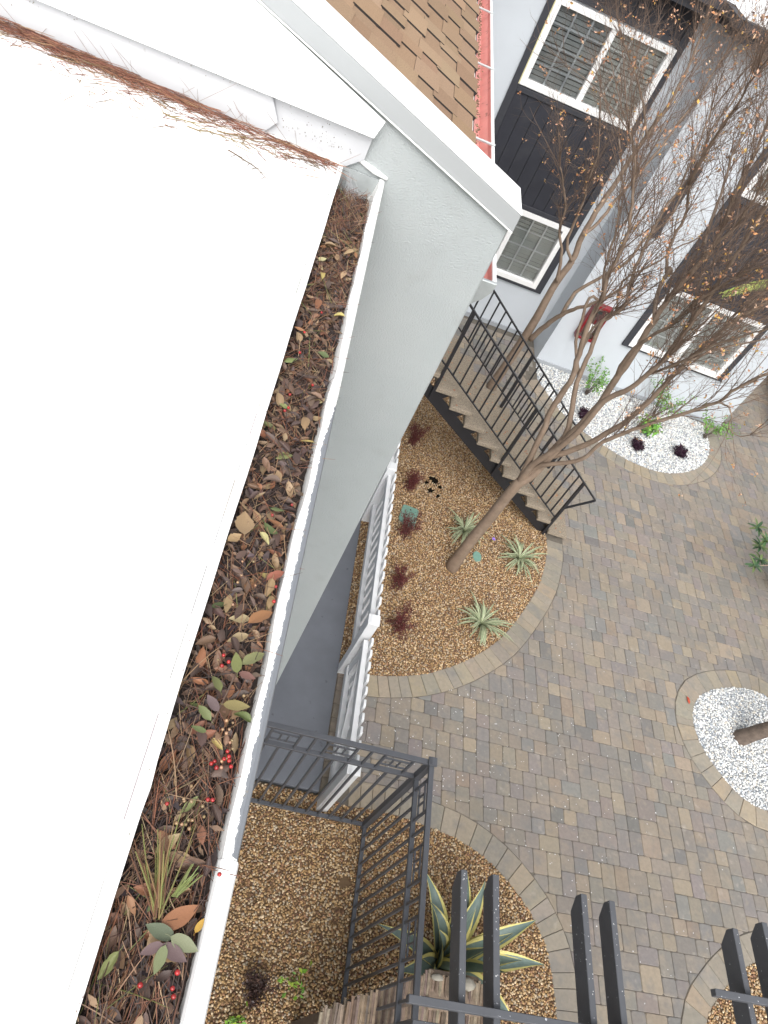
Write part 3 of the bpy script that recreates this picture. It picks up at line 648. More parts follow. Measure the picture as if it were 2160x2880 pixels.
# ------------------------------------------------------------------ white picket fence and gate
pf = thing('picket_fence', (1.5, 4.9, 0), 'white picket fence with square capped posts along the brown gravel bed', 'fence')
for y, h in ((2.355, 1.05), (3.805, 1.10), (5.98, 1.05), (8.1, 1.05)):
    b = MB(); b.box(1.45, 1.555, y-0.052, y+0.052, -0.04, h-0.03); p = b.build('post', M_fence, pf, bevel=0.003)
    b = MB(); b.box(1.443, 1.562, y-0.059, y+0.059, h-0.03, h-0.012); b.extrude([(1.448,h-0.012),(1.557,h-0.012),(1.53,h),(1.475,h)], 1, y-0.053, y+0.053); b.build('cap', M_fence, p, bevel=0.002)
def picket(y, zt_, par, x0=1.546, w_=0.098):
    hw = w_/2; c = 0.022
    b = MB(); b.extrude([(y-hw,0.07),(y+hw,0.07),(y+hw,zt_-c),(y+hw-c*0.4,zt_-c*0.3),(y+hw-c,zt_),(y-hw+c,zt_),(y-hw+c*0.4,zt_-c*0.3),(y-hw,zt_-c)], 0, x0, x0+0.022); b.build('picket', M_fence, par)
for (ya, yb) in ((3.858, 5.927), (6.033, 8.05)):
    for z in (0.93, 0.37):
        b = MB(); b.box(1.492, 1.543, ya, yb, z-0.085, z); b.build('rail', M_fence, pf, bevel=0.003)
    n = round((yb-ya)/0.158)
    for i in range(n): picket(ya + (yb-ya)*(i+0.5)/n, 1.03 + random.uniform(-0.004,0.004), pf)
pg = thing('picket_gate', (1.5, 3.1, 0), 'lower white picket gate between two capped white posts beside the walkway', 'gate')
for z in (0.835, 0.27):
    b = MB(); b.box(1.488, 1.541, 2.43, 3.72, z-0.09, z); b.build('rail', M_fence, pg, bevel=0.003)
b = MB(); b.box(1.505, 1.538, 2.44, 2.53, 0.28, 0.74); b.box(1.505, 1.538, 3.60, 3.71, 0.28, 0.74); b.build('stile', M_fence, pg, bevel=0.003)
b = MB(); b.bar((1.52, 2.53, 0.28), (1.52, 3.60, 0.74), 0.02, 0.06, (1,0,0)); b.build('brace', M_fence, pg)
for i in range(10): picket(2.49 + i*0.1315, 0.925, pg, 1.544, 0.088)

# ------------------------------------------------------------------ dark metal fence
mf = thing('metal_fence', (1.93, 2.25, 0), 'charcoal metal fence with box ornaments under the top rail, turning a corner on brown gravel', 'fence')
b = MB(); b.box(1.903, 1.957, 2.223, 2.277, -0.04, 1.745); p = b.build('post', M_metal, mf, bevel=0.002)
b = MB(); b.box(1.896, 1.964, 2.216, 2.284, 1.745, 1.760); b.extrude([(1.90,1.760),(1.96,1.760),(1.94,1.772),(1.92,1.772)], 1, 2.22, 2.28); b.build('cap', M_metal, p, bevel=0.001)
def fence_run(a, d, L, first, pitch, n, decos):
    """a: post centre, d: unit plan direction away from the post"""
    a = Vector((a[0], a[1], 0)); d = Vector((d[0], d[1], 0)).normalized()
    def P(s, z): q = a + d * s; return (q.x, q.y, z)
    for z, h, w_ in ((1.722, 0.030, 0.040), (1.400, 0.028, 0.038), (0.05, 0.026, 0.036)):
        b = MB(); b.bar(P(0.027, z), P(L, z), w_, h); b.build('rail', M_metal, mf, bevel=0.002)
    dd = set()
    for k in decos: dd.add(k + 1)
    for k in range(n):
        s = first + pitch * k
        if s > L: break
        top = 1.386 if k in dd else 1.707
        b = MB(); b.box(-0.009, 0.009, -0.009, 0.009, 0.063, 1.386); q = P(s, 0); b.v = [(x+q[0], y+q[1], z) for x, y, z in b.v]; b.build('baluster', M_metal, mf)
        if k not in dd:
            b = MB(); b.box(-0.009, 0.009, -0.009, 0.009, 1.414, 1.707); b.v = [(x+q[0], y+q[1], z) for x, y, z in b.v]; b.build('upper_baluster', M_metal, mf)
    for k in decos:
        s0, s1 = first + pitch*k + 0.009, first + pitch*(k+2) - 0.009
        if s1 > L: continue
        b = MB()
        for z in (1.500, 1.622): b.bar(P(s0, z), P(s1, z), 0.012, 0.012)
        for t in (0.36, 0.64): s = s0 + (s1-s0)*t; b.bar(P(s, 1.506), P(s, 1.616), 0.012, 0.012, (d.x, d.y, 0))
        b.build('ornament', M_metal, mf)
fence_run((1.93, 2.25), (-1, 0), 1.93, 0.13, 0.1125, 17, (0, 4, 8, 12))
fence_run((1.93, 2.25), (-0.0133, -1), 1.75, 0.115, 0.1175, 14, (0, 4, 8))
b = MB(); b.box(1.88, 1.935, 0.44, 0.495, -0.04, 1.745); b.build('post', M_metal, mf)

# ------------------------------------------------------------------ pergola
pe = thing('pergola', (3.0, 0.5, 0), 'charcoal wooden pergola with paired rafters and clipped rafter tails', 'pergola')
for x, yt in ((1.885,1.30),(2.095,1.31),(2.70,1.305),(2.90,1.30),(3.815,1.29),(4.065,1.365)):
    b = MB(); b.extrude([(-1.6,2.36),(yt-0.075,2.36),(yt,2.435),(yt,2.50),(-1.6,2.50)], 0, x-0.021, x+0.021); b.build('rafter', M_perg, pe, bevel=0.003)
for (xa, xb, y, h) in ((1.56,3.35,0.60,0.048),(3.53,6.2,0.895,0.048),(1.56,6.2,-0.5,0.048)):
    b = MB(); b.box(xa, xb, y-0.020, y+0.020, 2.501, 2.501+h); b.build('purlin', M_perg, pe, bevel=0.003)
b = MB(); b.box(1.66, 6.2, 0.49, 0.535, 2.16, 2.359); b.build('beam', M_perg, pe, bevel=0.003)
b = MB(); b.box(1.66, 6.2, -1.3, -1.255, 2.16, 2.359); b.build('beam', M_perg, pe, bevel=0.003)
b = MB()   # bird droppings on the upper faces
for i in range(100):
    x = random.choice((1.885,2.095,2.70,2.90,3.815,4.065)) + random.uniform(-0.017,0.017); y = random.uniform(0.2,1.27); s_ = random.uniform(0.0012,0.0036); q = random.random()*3
    b.tint = (random.uniform(0.45,0.75),)*3; b.add([(x+s_*math.cos(q+k*1.2566)*random.uniform(.6,1.3), y+s_*1.3*math.sin(q+k*1.2566), 2.5006) for k in range(5)], [(0,1,2,3,4)])
b.build('bird_dropping', M_dleaf, pe, kind='stuff', fix=False)
for x in (2.0, 4.0):
    for y in (0.44, -1.21):
        b = MB(); b.box(x-0.045, x+0.045, y-0.045, y+0.045, -0.05, 2.36 if False else 2.355); b.build('post', M_perg, pe, bevel=0.004)

# low rustic shelter of split bark slats under the pergola
sh = thing('slat_shelter', (2.0, 0.6, 0), 'rough brown low shelter roof of narrow weathered bark slats', 'shelter')
TA, TB = Vector((1.485, 0.665, 1.0)), Vector((2.27, 1.0, 1.0)); nS = 66
SLT = [(0.17,0.125,0.09),(0.22,0.165,0.12),(0.125,0.092,0.07),(0.27,0.21,0.155),(0.19,0.15,0.12)]
for i in range(nS):
    p = TA.lerp(TB, (i+0.5)/42) if i < 42 else TB.lerp(Vector((2.74,1.0,0.995)), (i-41.5)/24); l = 0.72 + random.uniform(-0.05, 0.05); e = random.uniform(-0.018, 0.022)
    pts = []; rr = []
    for k in range(6):
        t = k/5; pts.append((p.x + random.uniform(-0.004,0.004) + t*0.02, p.y + e - t*l, p.z - 0.012 - 0.26*t*l - 0.07*t*t + random.uniform(-0.005,0.005))); rr.append(0.0125*random.uniform(0.75,1.2))
    b = MB(); b.tint = jit(random.choice(SLT), 0.15); b.tube(pts, rr, 6); b.build('slat', M_slat, sh, smooth=False)
b = MB(); b.tint = (0.2,0.15,0.11); b.extrude([(2.27,0.88),(2.73,0.88),(2.73,0.955),(2.60,0.965),(2.27,0.965)], 1, 0.78, 1.035); b.build('end_board', M_slat, sh, bevel=0.03)
for x, y in ((1.55,0.64),(1.62,0.05),(2.66,0.94),(2.66,0.35)):
    b = MB(); b.tint = (0.12,0.09,0.07); b.box(x-0.03, x+0.03, y-0.03, y+0.03, -0.05, 0.93 if y > 0.5 else 0.68); b.build('leg', M_slat, sh)
b = MB(); b.tint = (0.12,0.09,0.07); b.bar((1.52,0.62,0.935),(2.70,0.95,0.935),0.04,0.05); b.bar((1.6,0.08,0.74),(2.7,0.33,0.74),0.04,0.05); b.build('rail', M_slat, sh)
def rock(loc, r, label):
    b = MB(); b.sphere((0,0,0), 1, 9, 7); rs = random.Random(int(loc[0]*1000))
    b.v = [(x*r[0]*rs.uniform(.8,1.15), y*r[1]*rs.uniform(.8,1.15), z*r[2]*rs.uniform(.8,1.1)) for x,y,z in b.v]
    o = b.build('rock', M_stone, smooth=True); o.location = loc; tag(o, label, 'rock', 'rocks on the shelter board')
rock((2.585,0.965,1.005), (0.062,0.042,0.03), 'larger pale rock on the board between the pergola rafters')
rock((2.34,0.975,1.00), (0.055,0.026,0.02), 'smaller flat pale rock on the board beside the bark slats')

# ------------------------------------------------------------------ fire extinguisher cabinet
ex_ = thing('extinguisher_cabinet', (4.64, YR, 0.78), 'red fire extinguisher cabinet fixed to the white wall behind the tree', 'cabinet')
b = MB(); x0,x1,z0,z1,yf = 4.475,4.805,0.78,1.455,YR-0.13
b.box(x0,x0+0.04,yf,YR-0.002,z0,z1); b.box(x1-0.04,x1,yf,YR-0.002,z0,z1); b.box(x0+0.04,x1-0.04,yf,YR-0.002,z0,z0+0.05); b.box(x0+0.04,x1-0.04,yf,YR-0.002,z1-0.05,z1); b.box(x0+0.04,x1-0.04,YR-0.02,YR-0.004,z0+0.05,z1-0.05)
b.build('case', M_redbox, ex_, bevel=0.004)
b = MB(); b.box(x0+0.041,x1-0.041,yf+0.012,yf+0.016,z0+0.051,z1-0.051); b.build('pane', M_glass, ex_)
b = MB(); b.tube([(4.64,YR-0.075,z0+0.055),(4.64,YR-0.075,z0+0.40),(4.64,YR-0.075,z0+0.46),(4.64,YR-0.075,z0+0.52)], [0.048,0.048,0.03,0.016], 12); b.build('cylinder', mat('dark red tank', (0.12,0.01,0.012), 0.3, 0.05, 6), ex_, smooth=True)
b = MB(); b.box(4.58,4.70,YR-0.125,YR-0.120,z0+0.17,z0+0.33); b.build('label_plate', M_label, ex_)
b = MB(); b.box(4.60,4.68,YR-0.095,YR-0.06,z0+0.525,z0+0.56); b.build('handle', M_black, ex_)

# ------------------------------------------------------------------ lids in the gravel
b = MB(); cx, cy = 2.075, 6.235
q = [(1.934,6.123),(2.158,6.015),(2.215,6.385),(1.985,6.415)]
cxx = sum(p[0] for p in q)/4; cyy = sum(p[1] for p in q)/4; pr_ = []
for i in range(4):
    a, c, d = Vector(q[i-1]), Vector(q[i]), Vector(q[(i+1)%4])
    pr_ += [c + (a-c).normalized()*0.035, c.lerp((a+d)/2, 0.07), c + (d-c).normalized()*0.035]
b.slab([(p.x, p.y) for p in pr_], 0.022, -0.04, 0.006); vb = b.build('valve_box_lid', M_lid); tag(vb, 'rectangular green plastic valve box lid in the gravel behind a red shrub', 'lid')
for x, y in ((2.09,6.34),(2.04,6.24)):
    b = MB(); b.slab([(x+0.012*math.cos(a*math.pi/4), y+0.012*math.sin(a*math.pi/4)) for a in range(8)], 0.0245, 0.0215, 0.001); o = b.build('bolt', M_black, None); o.parent = vb
b = MB(); b.slab([(3.064+0.062*math.cos(a*math.pi/8), 5.90+0.085*math.sin(a*math.pi/8)) for a in range(16)], 0.02, -0.04, 0.006); o = b.build('valve_box_lid', M_lid); tag(o, 'small round green lid in the gravel right of the leaning trunk', 'lid')

# ------------------------------------------------------------------ trees
TREES = {"T1":[[[2.716,5.61,0.0,0.083],[2.717,5.61,0.554,0.0788],[2.738,5.599,1.099,0.0745],[2.748,5.595,1.505,0.0703],[2.765,5.586,1.762,0.066]],[[2.765,5.586,1.762,0.038],[2.648,5.597,2.488,0.0354],[2.578,5.585,2.858,0.0328],[2.55,5.552,3.214,0.0302],[2.467,5.546,3.516,0.0277],[2.361,5.551,3.894,0.0251],[2.344,5.512,4.103,0.0225],[2.265,5.505,4.309,0.0199],[2.226,5.477,4.539,0.0173],[2.169,5.459,4.741,0.0147],[2.059,5.465,4.954,0.0122],[1.949,5.472,5.144,0.0096],[1.797,5.5,5.315,0.007]],[[2.765,5.586,1.762,0.034],[2.874,5.599,2.543,0.0317],[2.765,5.716,2.926,0.0293],[2.718,5.804,3.133,0.027],[2.697,5.879,3.373,0.0247],[2.662,5.96,3.68,0.0223],[2.76,5.978,3.878,0.02],[2.696,6.074,4.133,0.0177],[2.671,6.151,4.401,0.0153],[2.654,6.223,4.693,0.013],[2.685,6.274,4.879,0.0107],[2.649,6.355,5.178,0.0083],[2.61,6.439,5.427,0.006]],[[2.765,5.586,1.762,0.052],[2.841,5.568,1.963,0.0483],[2.887,5.564,2.516,0.0447],[2.946,5.554,2.986,0.041],[2.941,5.576,3.364,0.0373],[2.932,5.599,3.674,0.0337],[2.914,5.626,4.025,0.03],[2.91,5.646,4.25,0.0263],[2.941,5.65,4.606,0.0227],[2.961,5.658,4.75,0.019],[2.845,5.733,5.243,0.0153],[2.809,5.769,5.485,0.0117],[2.758,5.812,5.704,0.008]],[[2.765,5.586,1.762,0.04],[2.739,5.528,2.116,0.0371],[2.845,5.406,2.655,0.0342],[2.847,5.335,3.262,0.0313],[2.899,5.239,3.502,0.0284],[2.925,5.156,3.782,0.0255],[2.923,5.086,4.039,0.0225],[2.883,5.034,4.313,0.0196],[2.824,4.992,4.718,0.0167],[2.768,4.949,5.037,0.0138],[2.712,4.905,5.297,0.0109],[2.654,4.862,5.51,0.008]],[[2.765,5.586,1.762,0.042],[2.8,5.614,2.077,0.0388],[3.038,5.543,2.491,0.0356],[3.222,5.499,2.908,0.0324],[3.309,5.501,3.256,0.0292],[3.345,5.528,3.446,0.026],[3.385,5.553,3.779,0.0228],[3.454,5.564,4.064,0.0196],[3.502,5.585,4.301,0.0164],[3.623,5.571,4.566,0.0132],[3.689,5.584,4.736,0.01]],[[2.772,5.583,1.82,0.03],[2.794,5.539,2.081,0.028],[2.876,5.466,2.246,0.026],[3.057,5.345,2.544,0.024],[3.094,5.294,2.858,0.022],[3.25,5.185,3.265,0.02],[3.387,5.085,3.557,0.018],[3.522,4.987,3.872,0.016],[3.542,4.944,4.075,0.014],[3.613,4.876,4.328,0.012],[3.664,4.818,4.477,0.01]],[[2.68,5.628,2.335,0.022],[2.658,5.738,2.732,0.0204],[2.7,5.818,2.849,0.0188],[2.687,5.924,3.12,0.0172],[2.669,6.033,3.337,0.0156],[2.699,6.119,3.547,0.014],[2.812,6.164,3.689,0.0124],[2.747,6.295,3.939,0.0108],[2.916,6.313,4.189,0.0092],[3.031,6.358,4.376,0.0076],[3.183,6.384,4.549,0.006]],[[2.956,5.605,3.345,0.022],[2.845,5.5,3.643,0.0199],[2.82,5.354,3.985,0.0177],[2.83,5.19,4.238,0.0156],[2.795,5.049,4.53,0.0134],[2.791,4.892,4.796,0.0113],[2.774,4.741,4.994,0.0091],[2.789,4.575,5.185,0.007]],[[2.728,5.827,3.119,0.02],[2.571,6.0,3.358,0.0182],[2.495,6.134,3.752,0.0165],[2.617,6.172,3.767,0.0147],[2.529,6.312,3.993,0.013],[2.486,6.43,4.258,0.0112],[2.405,6.567,4.47,0.0095],[2.33,6.7,4.669,0.0077],[2.191,6.864,4.865,0.006]],[[2.96,5.714,3.981,0.022],[2.897,5.856,4.153,0.0204],[2.908,5.962,4.358,0.0188],[2.963,6.046,4.26,0.0172],[2.888,6.194,4.43,0.0156],[2.889,6.304,4.679,0.014],[2.84,6.439,4.856,0.0124],[2.83,6.555,5.043,0.0108],[2.799,6.681,5.236,0.0092],[2.863,6.761,5.463,0.0076],[2.891,6.859,5.691,0.006]],[[2.983,5.259,3.722,0.016],[2.983,5.104,3.918,0.0138],[3.004,4.938,4.159,0.0116],[3.005,4.781,4.435,0.0094],[3.031,4.614,4.644,0.0072],[3.04,4.454,4.847,0.005]],[[3.311,5.433,3.844,0.015],[3.481,5.573,3.929,0.0125],[3.714,5.682,4.05,0.01],[3.964,5.784,4.132,0.0075],[4.182,5.901,4.225,0.005]],[[3.465,5.525,4.328,0.016],[3.559,5.647,4.457,0.0127],[3.66,5.764,4.593,0.0093],[3.747,5.889,4.717,0.006]],[[3.499,4.954,3.892,0.009],[3.555,4.882,3.928,0.008],[3.609,4.811,3.893,0.007],[3.623,4.76,3.822,0.006],[3.692,4.682,3.82,0.005],[3.72,4.624,3.908,0.004]],[[2.611,5.995,5.013,0.015],[2.496,5.8,5.336,0.0125],[2.403,5.595,5.599,0.01],[2.31,5.39,5.834,0.0075],[2.213,5.187,5.992,0.005]],[[2.911,5.627,4.5,0.018],[2.879,5.531,4.774,0.0156],[2.87,5.425,5.013,0.0132],[2.823,5.336,5.246,0.0108],[2.756,5.258,5.469,0.0084],[2.689,5.179,5.65,0.006]],[[2.866,5.649,4.765,0.016],[2.887,5.861,4.909,0.0138],[2.917,6.068,5.063,0.0116],[2.919,6.29,5.238,0.0094],[2.971,6.487,5.466,0.0072],[3.041,6.675,5.646,0.005]]],"T2":[[[3.279,9.563,-0.017,0.085],[3.307,9.553,0.501,0.08],[3.329,9.545,1.054,0.075],[3.333,9.544,1.493,0.07]],[[3.333,9.544,1.493,0.06],[3.326,9.594,2.084,0.0547],[3.376,9.623,2.439,0.0493],[3.332,9.686,2.804,0.044],[3.351,9.726,3.265,0.0387],[3.39,9.759,3.742,0.0333],[3.422,9.795,4.198,0.028],[3.474,9.824,4.593,0.0227],[3.45,9.88,5.008,0.0173],[3.421,9.937,5.285,0.012]],[[3.416,9.514,1.114,0.05],[3.473,9.405,1.487,0.0437],[3.551,9.289,1.796,0.0373],[3.649,9.166,2.046,0.031],[3.746,9.042,2.231,0.0247],[3.887,8.904,2.586,0.0183],[3.957,8.79,2.936,0.012]],[[3.575,9.351,1.762,0.032],[3.591,9.406,2.134,0.0289],[3.792,9.395,2.49,0.0257],[3.985,9.387,2.83,0.0226],[4.031,9.431,3.175,0.0194],[4.166,9.444,3.482,0.0163],[4.163,9.505,3.759,0.0131],[4.148,9.572,4.079,0.01]],[[3.311,9.552,2.105,0.028],[3.174,9.537,2.493,0.024],[2.966,9.547,2.813,0.02],[2.876,9.516,3.105,0.016],[2.695,9.517,3.378,0.012],[2.538,9.509,3.565,0.008]],[[3.347,9.539,2.477,0.026],[3.145,9.523,2.683,0.023],[3.06,9.464,3.026,0.02],[2.997,9.398,3.361,0.017],[2.91,9.341,3.579,0.014],[2.841,9.277,3.921,0.011],[2.681,9.246,4.213,0.008]],[[3.321,9.654,2.817,0.03],[3.446,9.716,3.022,0.0269],[3.519,9.796,3.348,0.0237],[3.613,9.869,3.586,0.0206],[3.704,9.942,3.973,0.0174],[3.783,10.02,4.426,0.0143],[3.856,10.1,4.726,0.0111],[3.883,10.197,5.173,0.008]],[[3.4,9.732,4.214,0.018],[3.118,9.621,4.53,0.014],[2.804,9.52,4.8,0.01],[2.501,9.416,5.031,0.006]]]}
def cat_rom(P, n=4):
    out = []
    for i in range(len(P)-1):
        a, b, c, d = (Vector(P[max(0,min(len(P)-1,k))]) for k in (i-1,i,i+1,i+2))
        for k in range(n):
            t = k/n; out.append(0.5*((2*b)+(c-a)*t+(2*a-5*b+4*c-d)*t*t+(3*b-a-3*c+d)*t*t*t))
    out.append(Vector(P[-1])); return out
def rvec(): 
    v = Vector((random.gauss(0,1),random.gauss(0,1),random.gauss(0,1))); return v.normalized()
DL = [(0.50,0.29,0.18),(0.58,0.37,0.25),(0.42,0.22,0.12),(0.58,0.36,0.10),(0.36,0.20,0.13),(0.54,0.24,0.10),(0.62,0.42,0.30)]
def small_leaf(mb, p, s, cols, cup=0.35):
    mb.tint = jit(random.choice(cols), 0.15); a = rvec(); b_ = a.cross(rvec()).normalized(); n_ = a.cross(b_)
    mb.add([p, p + a*s*0.5 + b_*s*0.28 + n_*s*cup*0.3, p + a*s + n_*s*cup*random.uniform(-.4,.6), p + a*s*0.5 - b_*s*0.28 + n_*s*cup*0.3], [(0,1,2),(0,2,3)])
def twig(tm, lm, p, d, L, r, lev, leafp, droop=0.0):
    n = 5 if lev < 2 else 4; pts = [p.copy()]; q = p.copy(); dd = d.normalized(); cur = rvec()*0.11
    for i in range(n):
        dd = (dd + cur + rvec()*0.10 + Vector((0,0,0.05 - droop))).normalized(); q = q + dd*(L/n); pts.append(q.copy())
    tm.tube(pts, [r*(1-0.75*i/n) for i in range(n+1)], 4 if lev == 0 else 3, cap=False)
    if lev < 3:
        k = {0: random.randint(4,7), 1: random.randint(2,4), 2: random.randint(0,2)}[lev]
        for _ in range(k):
            i = random.randint(1, n); t = random.random(); pp = pts[i-1].lerp(pts[i], t)
            bd = (pts[i]-pts[i-1]).normalized(); sd = bd.cross(rvec()).normalized()
            twig(tm, lm, pp, bd*0.75 + sd*random.uniform(0.35,0.8), L*random.uniform(0.3,0.62), r*0.5, lev+1, leafp, droop)
    if random.random() < leafp:
        for _ in range(random.randint(2,6)): small_leaf(lm, pts[-1] + rvec()*0.014, random.uniform(0.018,0.036), DL)
def crape(key, name, base, label, nper, lmul, leafp):
    t = thing(name, base, label, 'tree'); tm, lm = MB(), MB()
    for bi, P in enumerate(TREES[key]):
        pts = cat_rom([p[:3] for p in P]); n0 = len(P); rad = []
        for i in range(len(pts)):
            f_ = i/4; a = min(int(f_), n0-2); rad.append(0.88*(P[a][3] + (P[a+1][3]-P[a][3])*(f_-a)))
        if bi == 0:
            pts[0].z = -0.06; rad = [r*(1 + 0.35*math.exp(-i*0.8)) for i, r in enumerate(rad)]
            mb_ = TREES[key][3 if key == 'T1' else 1]; sb_ = cat_rom([p[:3] for p in mb_[:4]])[2:9]   # the trunk runs on into its main limb
            for q, p in enumerate(sb_): pts.append(p); rad.append(rad[-1] + (mb_[0][3]*0.75 - rad[-1])*(0.4 if q < 4 else 0.6))
        else:
            pts = [p + (rvec()*0.007 if 2 < i < len(pts)-1 else Vector()) for i, p in enumerate(pts)]; rad = [r*(1 + 0.12*math.exp(-i*0.7)) for i, r in enumerate(rad)]
        b = MB(); b.tube(pts, rad, 10 if bi == 0 else 8); b.build('trunk' if bi == 0 else 'branch', M_bark, t, smooth=True)
        if bi == 0: continue
        m_ = len(pts)
        few = (key == 'T2' and bi in (2, 3)) or (key == 'T1' and bi == 7) or (key == 'T1' and bi == 14)
        for _ in range(5 if few else (nper - 10 if bi > 10 else nper) + (6 if key == 'T1' and bi in (3,4,5) else 0)):
            i = random.randint(int(m_*(0.15 if bi > 10 else 0.40 if key == 'T1' else 0.35)), m_-1); bd = (pts[min(i+1,m_-1)]-pts[max(i-1,0)]).normalized(); sd = bd.cross(rvec()).normalized()
            f_ = i/m_; up = Vector((0,0,0.25))
            twig(tm, lm, pts[i], bd*1.0 + sd*random.uniform(0.2,0.6) + up, (0.25+0.85*f_)*lmul*random.uniform(0.6,1.25), min(0.0055, max(0.0024, rad[i]*0.33)), 0, leafp)
        for _ in range(4):
            bd = (pts[-1]-pts[-3]).normalized(); twig(tm, lm, pts[-1], bd + rvec()*0.35, 0.75*lmul*random.uniform(0.7,1.2), rad[-1]*0.8, 0, leafp)
    tm.build('twig', M_twig, t, kind='stuff', fix=False); lm.build('dry_leaf', M_dleaf, t, kind='stuff', fix=False); return t
crape('T1', 'leafless_tree', tuple(TREES['T1'][0][0][:2]) + (0,), 'tall bare crape myrtle in the brown gravel in front of the stairs, few dry leaves', 32, 1.0, 0.05)
crape('T2', 'leafless_tree', tuple(TREES['T2'][0][0][:2]) + (0,), 'bare crape myrtle standing behind the stair railing against the white wall', 20, 0.95, 0.07)

def green_leaf(mb, p, d, L, wd, cols, n=4, droop=0.3, up=Vector((0,0,1))):
    """a broad leaf: midrib path with folded halves"""
    mb.tint = jit(random.choice(cols), 0.15); d = Vector(d).normalized(); s = d.cross(up); s = s.normalized() if s.length > 1e-3 else Vector((1,0,0)); u = s.cross(d)
    vs = []; q = Vector(p)
    for i in range(n+1):
        t = i/n; wv = wd*math.sin(math.pi*min(1, 0.06 + t*0.94))**0.8 * (1 if i < n else 0.05)
        vs += [q + s*wv + u*wv*0.35, q.copy(), q - s*wv + u*wv*0.35]
        d = (d - Vector((0,0,droop/n))).normalized(); q = q + d*(L/n); u = s.cross(d)
    mb.add(vs, [f for i in range(n) for f in ((3*i,3*i+1,3*i+4,3*i+3),(3*i+1,3*i+2,3*i+5,3*i+4))])
# tree of the round white bed: its trunk leans out of the picture
t3 = thing('leaning_tree', (6.70, 4.27, 0), 'rough brown tree trunk leaning out of the round white gravel bed', 'tree')
b = MB(); b.tube(cat_rom([(6.69,4.27,-0.06),(6.80,4.28,0.25),(7.05,4.30,0.75),(7.40,4.32,1.4),(7.9,4.36,2.3)]), [0.118,0.105,0.10]+[0.092]*4+[0.085]*5+[0.07]*5, 10); b.build('trunk', mat('rough dark bark', (0.13,0.10,0.08), 0.85, 0.4, 14, 0.9, 28, bdist=0.012), t3, smooth=True)
b = MB(); GL = [(0.06,0.13,0.035),(0.05,0.105,0.03),(0.09,0.17,0.045)]
for _ in range(420):
    p = Vector((8.5,4.4,3.0)) + rvec()*0.9*random.random()**0.4; green_leaf(b, p, rvec(), 0.12, 0.025, GL, 2)
b.build('crown', M_leaf, t3, kind='stuff', fix=False)
# glossy shrub at the right edge
sb = thing('glossy_shrub', (8.15, 7.0, 0), 'shrub with glossy green leaf whorls reaching in at the right edge above the pavers', 'shrub')
sm_, lf = MB(), MB(); SG = [(0.035,0.08,0.035),(0.03,0.062,0.028),(0.05,0.10,0.04),(0.10,0.14,0.05)]
tips = [(6.98,7.10,0.98),(7.02,6.85,1.02),(6.72,6.35,0.95),(6.98,6.62,0.85),(7.12,6.95,0.80)] + [tuple(Vector((8.15,7.0,0.9)) + Vector((random.uniform(-.7,.9),random.uniform(-.9,.9),random.uniform(-.4,.6)))) for _ in range(26)]
for tp in tips:
    tp = Vector(tp); m_ = Vector((8.15,7.0,0.25)).lerp(tp, 0.5) + Vector((0,0,0.18)); sm_.tube(cat_rom([(8.15,7.0,-0.03), tuple(m_), tuple(tp)], 4), [0.02-0.0018*i for i in range(9)], 5)
    for k in range(13):
        a = k*2.4; el = random.uniform(-0.15,0.7); green_leaf(lf, tp + rvec()*0.012, (math.cos(a)*math.cos(el), math.sin(a)*math.cos(el), math.sin(el)), random.uniform(0.11,0.17), 0.021, SG, 4, 0.5)
sm_.build('stem', M_bark, sb, smooth=True); lf.build('foliage', M_leaf, sb, kind='stuff', fix=False)
# palm just outside the right edge, one frond reaching in
pm = thing('palm_tree', (8.9, 8.2, 0), 'palm with one drooping yellow green frond reaching in at the upper right edge', 'palm')
b = MB(); b.tube([(8.9,8.2,-0.06),(8.9,8.2,1.6),(8.85,8.2,3.3)], [0.16,0.13,0.12], 10); b.build('trunk', M_bark, pm, smooth=True)
PC = [(0.25,0.31,0.07),(0.33,0.37,0.09),(0.19,0.25,0.06)]
def frond(path, name='frond'):
    P = cat_rom(path, 8); b = MB(); b.tint = (0.30,0.28,0.10); b.tube(P, [0.013*(1-0.8*i/len(P)) for i in range(len(P))], 5)
    for i in range(6, len(P)-1):
        d = (P[i+1]-P[i-1]).normalized(); s = d.cross(Vector((0,0,1))).normalized(); f_ = i/len(P)
        for k in range(3):
            q = P[i].lerp(P[i+1], k/3)
            for sg in (-1, 1):
                green_leaf(b, q, d*0.9 + s*sg*0.75 + Vector((0,0,-0.28)), (0.42*(1.15-f_))*random.uniform(0.85,1.1), 0.015, PC, 3, 0.5)
    b.build(name, M_leaf, pm, fix=False)
frond([(8.85,8.2,3.3),(7.9,8.6,3.95),(6.6,8.95,3.85),(5.7,8.95,3.52),(4.95,8.50,3.28)])
frond([(8.85,8.2,3.3),(9.4,8.9,3.9),(10.2,9.5,3.6)]); frond([(8.85,8.2,3.3),(9.5,7.5,3.9),(10.2,7.0,3.5)]); frond([(8.85,8.2,3.3),(8.9,7.4,3.9),(8.8,6.6,3.4)])

